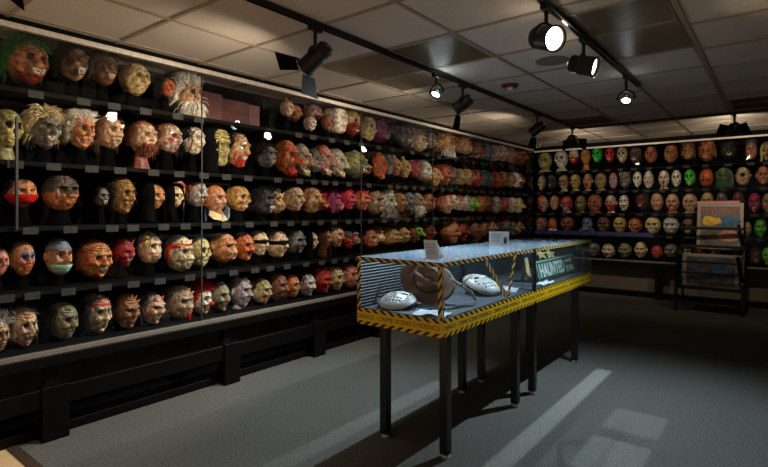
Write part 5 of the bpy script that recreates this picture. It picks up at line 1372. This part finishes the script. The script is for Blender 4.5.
LONG = [
# ---- top shelf
"""26 63 50 beast brn otn|hair=dgn hs=mane chinc=drd teethc=wht|green shaggy-haired monster mask with toothy mouth and bloody chin
73 63 42 ape dbr tan|hair=blk hs=mane open teethc=wht|black-haired ape mask with wide open fanged mouth
103 70 38 ape dbr brn|hair=dbr hs=mane|dark furry ape mask with closed grim mouth
134 80 33 old olv tan||bald olive-tan wrinkled mask just behind the round lamp reflection
166 88 22 devil org drd|hair=blk hs=long|small orange-red face mask in a bush of black hair
187 96 41 old tan gry|hair=wht hs=wild beard=wht bl=1.4|whiskery mask with long shaggy pale beard beside the maroon board
286.6 109 17 human tan pal|peak=tan noteeth|tan mask with a pointed top, first after the maroon board
301 112 19 old brn otn|rear|brown wrinkled mask leaning above the white and red face
303.5 125 15 clown wht red|shut fore|small white and red snarling mask under the brown wrinkled one
320 109 18 old rbr gry|wide rear|broad reddish brown mask set above the wizened red face
321 124 17 old rbr brn|long fore|wizened red-brown long face mask below the broad brown mask
335 121 25 square pal wht|shut|flat whitish sack mask beside the wizened red-brown face
349.6 123.5 26 skull bon otn|chinc=red lower=drd|bony mask with red lower jaw beside the whitish sack mask
367 129 25 skull bon yel|narrow|pale bone monster mask touching the purple mask
381 131 25 lizard ppl ppl|spikes=ppl|deep purple crested creature mask with pale jaw
401 136 26 beast dgy gry|hair=dgy hs=mane|dim grey furry mask next to the purple creature
416 142 25 beast gry tan|hair=gry hs=mane|long grey furry snout mask before the glass seam
428 140 19 beast dbr gry|hair=dbr hs=cap|small dark furry mask at the glass seam
445 145 30 beast brn tan|hair=tan hs=mane beard=wht bl=1.2|wolf mask with a long whitish beard past the glass seam
463 146 22 beast tan brn|hair=tan hs=wild|shaggy tan maned mask beside the bearded wolf
476 151 20 beast brn pnk|hair=brn hs=cap|pinkish brown furry mask next to the tan maned one
486 152.5 19 beast bgr gry|hair=bgr hs=cap|bluish grey furry mask among the brown ones
493 153 19 goblin pnk rbr|streak=wht|pink striped mask beside the bluish grey one
499.5 153 18 clown wht pnk|streak=drd|white mask with dark stripes beside the pink striped one
507.5 154 18 old otn tan||smooth orange-tan mask next to the white striped one
518 157 18 old rbr brn|wide|wide reddish brown mask, last before the corner""",
# ---- second shelf
"""6 129 42 skull olv yel|bust wide neckc=olv|yellow-green rotting skull mask at the edge of the picture
43.5 130 48 devil gry dbr|hair=bon hs=mane wide teethc=wht|grey fanged demon mask framed by pale shaggy hair
81 132 43 old otn flesh|hair=wht hs=wild|orange-skinned old man mask with puffy white hair
109 133 39 beast tan pal|hair=brn hs=long open|snarling pale mask with long swept brown hair and bleeding forehead
142 138 38 human pal tan|hair=rbr hs=cap beard=rbr bl=0.5 bust neckc=rbr|pale man mask with cropped reddish hair and scarred cheek
167.5 139 36 zombie pal gry|hair=brn hs=long shut blood|wounded pale mask with shoulder-length brown hair
192 141 34 human pal wht|hair=blk hs=long lips=rbr|grinning pale woman mask with long black hair
214.5 144 43 square yel olv|hood=blk streak=olv|shredded yellow-green square mask in a black hood
236 150.5 39 devil otn bon|hair=blk hs=slick chinc=red blood teethc=wht|bloody-mouthed vampire mask with slick black hair
265.5 156 27 ape dgy gry|hair=blk hs=mane|dim grey ape mask in the gap by the orange goblin
287.5 156 40 goblin org otn|eears=otn claws=red chinc=org nosebig|orange goblin mask with long pointed ears and clawed fingers
302 160 37 goblin gry tan|hair=gry hs=cap claws=bon nosebig|grey hook-nosed goblin mask with pale hanging fingers
313 161 29 beast dgy gry|hair=dgy hs=long narrow|narrow dark grey hairy mask between two goblins
323.5 160 36 goblin pnk gry|hair=rbr hs=cap claws=pal nosebig|pinkish goblin mask with reddish brow and hanging fingers
337 163 33 goblin gry bon|hair=gry hs=cap claws=bon|pale grey goblin mask, last of the fingered ones
357.5 165 30 jaws olv dgy|crest=olv teethc=wht|big olive toothed jaws mask with yellow-green crest
378.6 167 28 elf org otn|eears=org narrow peak=org|bright orange pointed-ear mask seen in profile
386 165 22 square bgr dgy|shut narrow|slim blue-grey block mask beside the orange pointed one
394 167 20 human tan otn|long peak=tan|slender tan mask beside the yellow one
403 169 19 human yel gold|long peak=yel|slender yellow mask with pointed top
411 169 19 devil hpk rbr|horns=hpk|small pinkish red horned mask next to the yellow one
422.5 172 24 beast wht gry|chinc=org hair=gry hs=cap|white-haired mask with orange chin just before the seam
432 177 21 old tan otn||tan wrinkled mask right at the glass seam
441 175 23 devil rbr org|horns=rbr|red-brown horned mask just past the glass seam
450.5 176 20 zombie dgy brn|hair=dgy hs=cap|grey-brown mask with grey hair past the horned one
458.5 177 18 old olv gold||yellowish brown small mask, third past the seam
466 177 18 zombie brn tan||dark tan small mask, fourth past the seam
474.5 178 19 zombie rbr red|blood|reddish bloody small mask next to the teal one
482.5 178 18 human tea tea|shut|small teal mask
488 180 16 old brn dbr||dull brown small mask squeezed between teal and scarlet masks
494 180 18 devil red org|horns=red|scarlet small mask with orange blotches
501 179 17 old tan dbr||faded tan small mask beside the scarlet one
508 180 17 zombie tan rbr|hair=brn hs=cap|brown-haired tan small mask, third before the corner
514.5 180 17 human wht lil|shut|small whitish mask, second before the corner
521 180 17 devil drd rbr||dark red small mask, last before the corner""",
# ---- third shelf
"""21 193 32 human otn tan|veil=red hair=blk hs=cap|orange-tan mask with red cloth over mouth and dark headscarf
60 191 38 beast dgy brn|lower=otn shut nosebig|mask with rough dark grey head and bright orange lower jaw
101 197 23 ape dgy gry|hair=blk hs=cap|ghostly dim grey ape mask behind the reflections
121.7 196 41 old gold brn|hair=dbr hs=side|brown-gold deeply wrinkled mask with patchy scalp
152 197 27 zombie tan otn|hood=blk shut|gaunt tan face mask sunk in a black hood
173.7 197 23 skull bon tan|hood=blk scythe|skull mask in a black hood with a scythe behind
195 194 32 zombie wht gry|hair=rbr hs=cap open lips=red wideeye|white wide-eyed mask with red hair and gaping red mouth
214 200 31 old flesh otn|collar=bon hair=otn hs=slick|ruddy old man mask wearing a big cream collar
237.4 199 27 skull gold otn|teethc=wht|orange-brown skull mask beside the blue picture card
262 201 35 ape blk dgy|hair=blk hs=mane wide open teethc=wht|broad black gorilla mask baring white teeth
278.5 201 27 lizard tan bon|narrow spikes=bon|bony tan dragon skull mask next to the gorilla
293 199 28 human tan pal|wideeye iris=lil|bald tan mask with one staring violet eye
308.5 193 30 old tan brn|peak=tan nosebig|tan mask with tall tilted block hat over brown face
322.5 197 25 lizard red drd|tentacles=ppl spikes=red narrow|red tentacled creature mask before the purple one
336.6 200 27 lizard ppl hpk|spikes=ppl tentacles=ppl narrow|purple horned tentacled creature mask
346.5 197 24 devil hpk red|horns=red top=red|pinkish red devil mask, first of two alike
359 197 24 devil otn red|horns=red top=red|orange-faced devil mask with red horns and scalp
372.6 202 29 ape brn gry|hair=brn hs=cap long|tall grey-brown ape mask beside the orange-faced devil
385 203 29 old gry wht|hair=wht hs=wild beard=gry bl=1.3|grey mask with wild whitish hair and beard
397 202 21 elf tan otn|peak=tan|tan mask with a pointed crown
405.7 200 21 elf bgr gry|peak=bgr|blue-grey mask with a pointed crown
414 202 22 old gry tan|nosebig beard=wht|grey long-nosed mask with white beard
424.5 201 23 ape otn brn|hair=brn hs=cap|orange-brown ape mask before the black upright
443.5 202 23 devil org pal|peak=otn teethc=wht|orange-red mask with pale pointed top past the black upright
451 201 19 clown wht grn|hair=wht hs=cap|white and green small mask beside the pointed orange one
457 202 19 clown red wht|shut lips=wht|red and white ringed small mask
463 201 19 skull gry wht||small grey skull mask between red and green masks
470 203 19 goblin lim olv||light green small goblin mask
477.5 202 19 devil org otn|horns=org|orange small horned mask beside the light green goblin
485 203 18 devil rbr brn||red-brown small mask before the lilac one
493 203 18 skull lil wht||pale lilac small skull mask
501 203 18 pumpkin org red||orange-red round small mask beside the lilac skull
509 203 18 clown wht pnk|cheeks=pnk|whitish pink small clown mask
517 202 18 skull bon yel||cream-yellow small skull mask
524.5 202 17 goblin gold yel||ochre small goblin mask, last before the corner""",
# ---- fourth shelf
"""-3 262 34 human pnk flesh|hair=blk hs=cap|pink mask cut off by the edge of the picture
22.5 259 36 human otn flesh|lids=blu lips=red cheeks=red hair=tan hs=slick brows=dbr|painted woman mask with blue eyelids and pursed red lips
58 257 40 human otn pal|cap=bgr facemask=mint nosec=red brows=blk nosebig ears=otn|red-nosed surgeon mask with blue cap and green cloth mask
94 260 46 zombie otn gold|hair=rbr hs=cap blood open|rotting orange-brown zombie mask with matted hair
122 253 30 devil drd red|horns=drd blood teethc=wht|dark crimson demon mask with small grin
148.5 248 32 beast pal tan|straw narrow shut|pale monster mask bristling with yellow straw
178 256 40 beast bon gry|headband=red teethc=wht horns=bon hlen=0.12 open|tusked snarling mask wearing a red headband
199 252 33 skull yel bon|noteeth|large yellowish bare skull mask behind the seam
221.5 248 33 beast otn tan|eears=tan wide|broad tan boar-faced mask with folded ears
243 247 31 old org otn|open noteeth|bald orange mask with grinning open mouth
258 243 28 human pal tan|blindfold|pale tan mask with a black blindfold and bare head
275 244 31 human pal tan|blindfold hair=brn hs=cap|blindfolded mask with tousled brown hair
294 242 25 zombie dgy gry|open|dark grey open-mouthed ghoul mask
310 241 19 skull bon gry|hood=blk|little skull mask in a black hood beside the grey ghoul
322.5 239 24 old brn otn|hood=dbr|brown mummified mask in a dark brown hood
334 236 24 zombie otn pal|blood shut|tan-orange torn face mask beside the brown hood
346 239 20 devil red org|helmet=dgy|small red face mask under a dark helmet
355 237 21 lizard rbr gry|tentacles=rbr streak=gry|reddish mask laced with grey cords
369 239 21 beast rbr otn|hair=brn hs=cap|red-brown beast mask above the taped case corner
380 235 19 lizard tan bon|spikes=bon|tan horned dragon mask behind the taped case
392 236 21 jaws gold tan||ochre open-jawed dragon mask behind the taped case
401.5 235 17 beast yel org||orange-yellow snout mask next to the ochre dragon
410.5 235 17 devil rbr drd||dark red-brown small mask before the green one
417 232 19 goblin lim olv|narrow|bright green small mask above the tilted white card
427 232 18 zombie red rbr|blood streak=drd|mottled red mask above the tilted white card
448.5 231 23 devil org tan|horns=tan|large orange devil mask with pale horns past the upright
459.5 229 21 devil drd red|narrow peak=wht|narrow dark red mask with white tuft
472 229 18 old rbr brn|beard=brn|brown-bearded small mask behind the case
481 227 18 zombie brn otn||brown small mask next to the bearded one
488 226 17 human tan pal|hair=brn hs=cap|tan small mask with brown hair near the white card
495 225 17 old dgy brn|cap=red|dark small mask with red cap above the white card
503 226 16 old gry dgy|wide hair=gry hs=cap|grey haired small mask above the white card
511 224 17 goblin olv lim|narrow|mossy green small mask past the white card
517 227 15 zombie rbr brn||brownish red small mask beside the mossy green one
524.5 225 16 goblin grn olv|peak=grn|green small mask with pointed top, last before the corner""",
# ---- bottom shelf
"""-2 336 40 old tan gry|hair=wht hs=wild|white-haired mask cut off at the edge of the picture
23 334 44 zombie tan pal|hair=wht hs=side shut teeth lips=dbr|bald scowling mask with white hair at the sides
62 326 41 zombie olv gry|sq hair=blk hs=side|dull olive flat-headed ghoul mask with cracked brow
96 322 44 zombie gry bon|brain=pnk open hair=blk hs=side|screaming grey zombie mask with exposed brain
125.5 312 38 devil brn otn|spikes=otn teethc=bon|brown demon mask with spiked brow and fangs
150 309 38 devil pal otn|hair=dgy hs=long horns=red hlen=0.14 teethc=bon|grinning devil mask with long dark hair and red horn stubs
178.6 307 37 beast tan gry|hair=gry hs=long tongue tl=1.3 open spikes=tan|split-open monster mask with a red maw of teeth
201 301 35 clown wht pal|hair=red hs=wild rednose lips=drd brows=blk|white clown mask with bright red hair and red ball nose
219 299 32 elf olv gry|hair=gry hs=slick long|greenish gaunt mask with grey swept-back hair
239.5 295 37 human lil gry|bust shut neckc=lil ears=lil stitches|lilac-grey giant bust mask with stitched forehead
260 293 28 zombie olv bon|blood|pale green wide-eyed zombie mask
276 288 31 old brn rbr|beard=dbr bl=0.4|large bald brown mask with heavy brow
290 286 25 skull org gold||glossy orange skull mask
304.5 285 26 elf wht gry|hair=blk hs=long blood|white-faced witch mask with black hair
319 282 28 devil red pnk|horns=red|crimson pink devil mask with curved horns
333 280 25 skull yel bon||cream-yellow skull mask beside the crimson devil
346.5 278 26 beast pnk otn|eears=otn teethc=wht|pinkish snarling mask next to the taped case
362 274 22 skull wht bon||white skull mask seen through the taped case
378 270 22 devil brn otn||brown mask seen dimly through the taped case""",
]
ENDW = [
"""544 161 22 lizard olv yel|bust flare neckc=yel drape=olv|yellow-green reptile bust mask in the corner
561.4 159.5 20 skull sil wht|bust flare neckc=sil|silvery white skull bust mask
574 156.5 16 clown wht pal|lower=red rednose|pale mask with a red scarf across its mouth
586 157 16 old otn gold|bust neckc=otn|orange-tan old face mask
597.5 155 16 skull grn grn||vivid green skull mask, smaller of two green skulls
610 155 15 skull red red|lower=red teethc=wht|bright red skull mask with white teeth
622.5 155 16 skull gry bon||dusty grey skull mask
636 155.5 17 beast dbr dgy|hair=dbr hs=long|dark brown long-haired mask
651 155 17 old rbr otn||reddish brown wrinkled mask
671 154 18 old otn brn||orange-brown lumpy mask
688 152 17 beast brn tan|open hair=brn hs=mane|brown beast mask with gaping toothed mouth
706.6 152.5 19 beast otn brn|hair=otn hs=mane|furry orange-brown faced mask
729 150.5 18 ape blk dgy|hair=blk hs=mane|black furry mask with pale brow
751.5 150.5 18 old pnk tan|hat=dgy|pinkish face mask under a grey hat
767 152 19 goblin yel olv|hood=yel|yellow-green hooded mask at the edge of the picture""",
"""531.5 182 17 skull bon pal||pale bone skull mask in the corner
542.7 182 14 skull gry dgy||little grey skull mask beside the pale bone skull
552.5 182 14 beast dgy blk|wide spikes=gry teethc=bon|dark spiny wide-mouthed mask
564 182 18 zombie pal brn|bust hair=dbr hs=cap|pale brown-streaked zombie bust mask
575.5 181 18 zombie yel olv|bust|olive yellow rotten mask
588 181 19 old flesh otn|bust open noteeth ears=flesh|peach skinned open-mouthed mask with white ear
601 180 21 old olv tan|bust|olive wrinkled long-chinned mask
613.5 179 17 human lil pnk|top=pnk|pinkish white mask with dark eyes
625 180 21 beast gry dgy|hair=gry hs=mane|shaggy grey maned mask
637.5 178 16 skull wht wht||clean white skull mask
648.6 180 18 clown wht pal|peak=wht nosec=red cheeks=red|pale clown mask with a pointed white hat
664 177 21 zombie pal wht|tongue tl=1.6 open noteeth bust neckc=pal|pale mask with a very long red tongue
676.4 177 19 skull wht bon||big white skull mask beside the bright green skull
690 175 17 skull grn lim||bright green skull mask beside the jack-o-lantern
706.6 175.5 22 pumpkin org org|stem shiny|orange jack-o-lantern pumpkin mask
724 176 24 goblin dgn olv|hair=gry hs=long wide beard=dgn|dark green witch mask with long grey hair
743 175 22 cyclops tan bon|eears=pnk|tan one-eyed fanged monster mask
763.5 175 22 old otn flesh|ears=otn|bald orange-tan scowling mask""",
"""533.8 202 15 pumpkin org red|shiny|red-orange round mask in the corner
544 205 17 zombie gry pal|hair=dgy hs=cap open lips=red blood|grey-haired mask with a bloody open mouth
554.5 203 15 old otn pal|lips=wht|grimacing pale orange mask
566.7 206 19 devil red pnk|bust neckc=pal lips=wht teethc=wht|red snarling face mask on a pale neck
581 204 20 ape olv brn|bust shut|olive brown long-lipped mask
595 205 25 old rbr otn|bust flare neckc=rbr|orange-brown double-chinned bust mask
611 203.5 21 zombie pnk pal|bust lower=red blood neckc=pal ears=pal|pink mask with a blood soaked chin and neck
624 203 16 clown wht wht|lips=blk brows=blk|white grinning jester mask
642 201.5 18 beast dbr drd|hair=dbr hs=mane|dark red-brown hairy beast mask
657 202 20 blank flesh pal||smooth blank peach mask with dark eye holes
672.5 203 21 zombie otn pal|open blood lips=red bust|beige mask with torn bloody mouth
690 203 22 zombie tan pal|bust|sandy tan crumpled bust mask
707.5 198 20 zombie yel tan|blood|yellow-tan mask peeking over the comic poster
722 198 17 zombie dgy gry||dark grey mask peeking over the comic poster
738.4 200 18 old brn dbr||brown mask just past the comic poster
754.4 203 21 zombie hpk ppl|brain=hpk|hot pink mask with exposed brain
768 204 20 old tan brn||tan mask at the picture edge beside the pink one""",
"""537 226 18 beast brn tan|wide teethc=bon open|brown wide toothy beast mask in the corner
552.6 225 14 pumpkin org otn|fringe=wht|squat orange mask with a white fringe below
567.4 224 14 old brn rbr||reddish brown scowling mask above the road sign
586.6 225 17 lizard bgr blu|tentacles=bgr narrow|blue-grey tentacled squid mask
604 226 16 zombie dbr brn||dark brown withered mask next to the squid mask
620 226 18 zombie yel gold||yellow cracked zombie mask
635.3 226 19 devil otn rbr|wide hair=drd hs=cap|broad orange-red mask with a heavy brow
653 226 18 skull yel bon||yellow skull mask above the dark blue strip
671 226 17 beast sil gry|spikes=sil eears=sil|silver-grey mask with spiky ears
689 227 16 ape brn dgy||dark tan mask just before the print rack
747 231 15 human gold yel|narrow|golden yellow mask behind the poster edge
760.5 230 19 human grn lim|hair=blk hs=slick stitches|vivid green square-browed mask""",
"""594 250 13 zombie gry dgy||dull grey mask beside the black-haired girl
609 251 15 human pal wht|hair=blk hs=long lips=red|pale girl mask with long black hair
625 250.5 14 old olv gry||dim greenish grey bald mask
640.7 250 16 human pal bon|ears=pal|pale bald wide-eared mask
656.8 252 12 devil red org||small red-orange mask
671 251 14 zombie gry dgy|hair=dgy hs=cap|grey-haired grey mask before the print rack
686.4 252 12 skull lim yel||greenish yellow small skull mask behind the print rack
700 253 12 old otn tan||orange-tan mask half hidden by the rack bars
716 256 12 human tan pal||tan mask low behind the rack bars
735.5 256 13 old otn brn||orange-brown mask at the end of the rack bars
755.7 257 16 ape brn dbr|hair=dbr hs=mane|brown ape mask past the print rack
767 256 17 goblin lim grn||lime green goblin mask at the edge of the picture""",
]
SHW = ['top', 'second', 'third', 'fourth', 'bottom']
def rows(side, tables, shelves, cards):
    for i, tb in enumerate(tables):
        items = []
        for ln in tb.split('\n'):
            head, flags, desc = ln.split('|')
            a = head.split()
            px, py, h = float(a[0]), float(a[1]), float(a[2])
            if side == 'L': p = on_x(px, py, -3.79)
            else: p = on_y(px, py, 9.15)
            if side == 'L': p.y = min(p.y, 8.80)
            else: p.x = max(p.x, -3.47)
            dep = (p - Vector((0, 0, CAMZ))).dot(Vector((-SY_, CY_, 0)))
            items.append([p, h * dep / F, a[3], a[4], a[5], flags, desc, h])
        for k, (p, h, typ, c1, c2, flags, desc, ph) in enumerate(items):
            ax = (lambda q: q.y) if side == 'L' else (lambda q: q.x)
            gaps = [abs(ax(items[j][0]) - ax(p)) * 2 - min(0, 0) for j in range(len(items)) if j != k and abs(items[j][0].z - p.z) < 0.75 * max(h, items[j][1]) * 0.6]
            # share the gap with the neighbour in proportion to size
            lim = 9.0
            for j in range(len(items)):
                if j == k: continue
                if any(q in flags for q in ('rear', 'fore')) or any(q in items[j][5] for q in ('rear', 'fore')): continue
                dz = abs(items[j][0].z - p.z)
                if dz > 0.40 * (h + items[j][1]): continue
                g = abs(ax(items[j][0]) - ax(p)); lim = min(lim, 2 * g * h / (h + items[j][1]))
            z = shelves[i]
            zc = p.z
            if side == 'L':
                pos = Vector((-3.79 - (0.075 if typ in ('jaws', 'lizard') else (0.035 if typ == 'goblin' else 0.0)), p.y, zc)); rz = math.pi / 2
                if all(abs(c - p.y) > 0.10 for c in cards[i]): cards[i].append(p.y)
                wall = 'long-wall'
            else:
                pos = Vector((p.x, 9.15 + (0.05 if typ in ('jaws', 'lizard') else 0.0), zc)); rz = 0.0
                if all(abs(c - p.x) > 0.10 for c in cards[i]): cards[i].append(p.x)
                wall = 'end-wall'
            if i == 4 and side == 'L': z = 0.5465
            if i == 4 and side == 'E': z = 0.6015
            tops = SHL if side == 'L' else SHE
            zgap = (tops[i - 1] - 0.056 if i else CEIL - 0.02) - z
            seed = (i * 131 + k * 17 + (0 if side == 'L' else 999)) % 9973
            rng = random.Random(seed)
            rz += rng.uniform(-0.1, 0.1) + (0.2 if side == 'L' else 0.0)
            if side == 'E': h *= 1.08
            h = min(h, (2.47 if side == 'L' else 2.44) - z)
            make_mask(pos, rz, h, min(lim * 0.92, h * 0.72 if (side == 'L' and ph < 22.5 and 'wide' not in flags) else 9.0), typ, c1, c2, flags, desc + ' on the %s %s shelf' % (SHW[i], wall), 'rubber masks on the %s %s shelf' % (SHW[i], wall), z, seed, ph, zgap)
rows('L', LONG, SHL, CARDS_L)
rows('E', ENDW, SHE, CARDS_E)
for i in range(4): build_shelf_long(i); build_shelf_end(i)

# picture card behind the collared old man mask
p0, p1 = on_x(205, 200, -3.96), on_x(230, 200, -3.96)
M['card_blue'] = mat('blue_white_print', (150, 172, 196), 0.5, c2=(40, 74, 128), nscale=5)
t = thing('picture_card', 'tall blue and white printed card standing behind the collared old man mask', 'card', (-3.965, (p0.y + p1.y) / 2, SHL[2]))
hw = (p1.y - p0.y) / 2
box('print', (-0.002, -hw, 0.0), (0.002, hw, 0.34), M['card_blue'], t)
box('white_edge', (0.002, hw - 0.02, 0.0), (0.0035, hw, 0.34), M['white'], t)
box('white_edge', (0.002, -hw, 0.325), (0.0035, hw - 0.02, 0.34), M['white'], t)
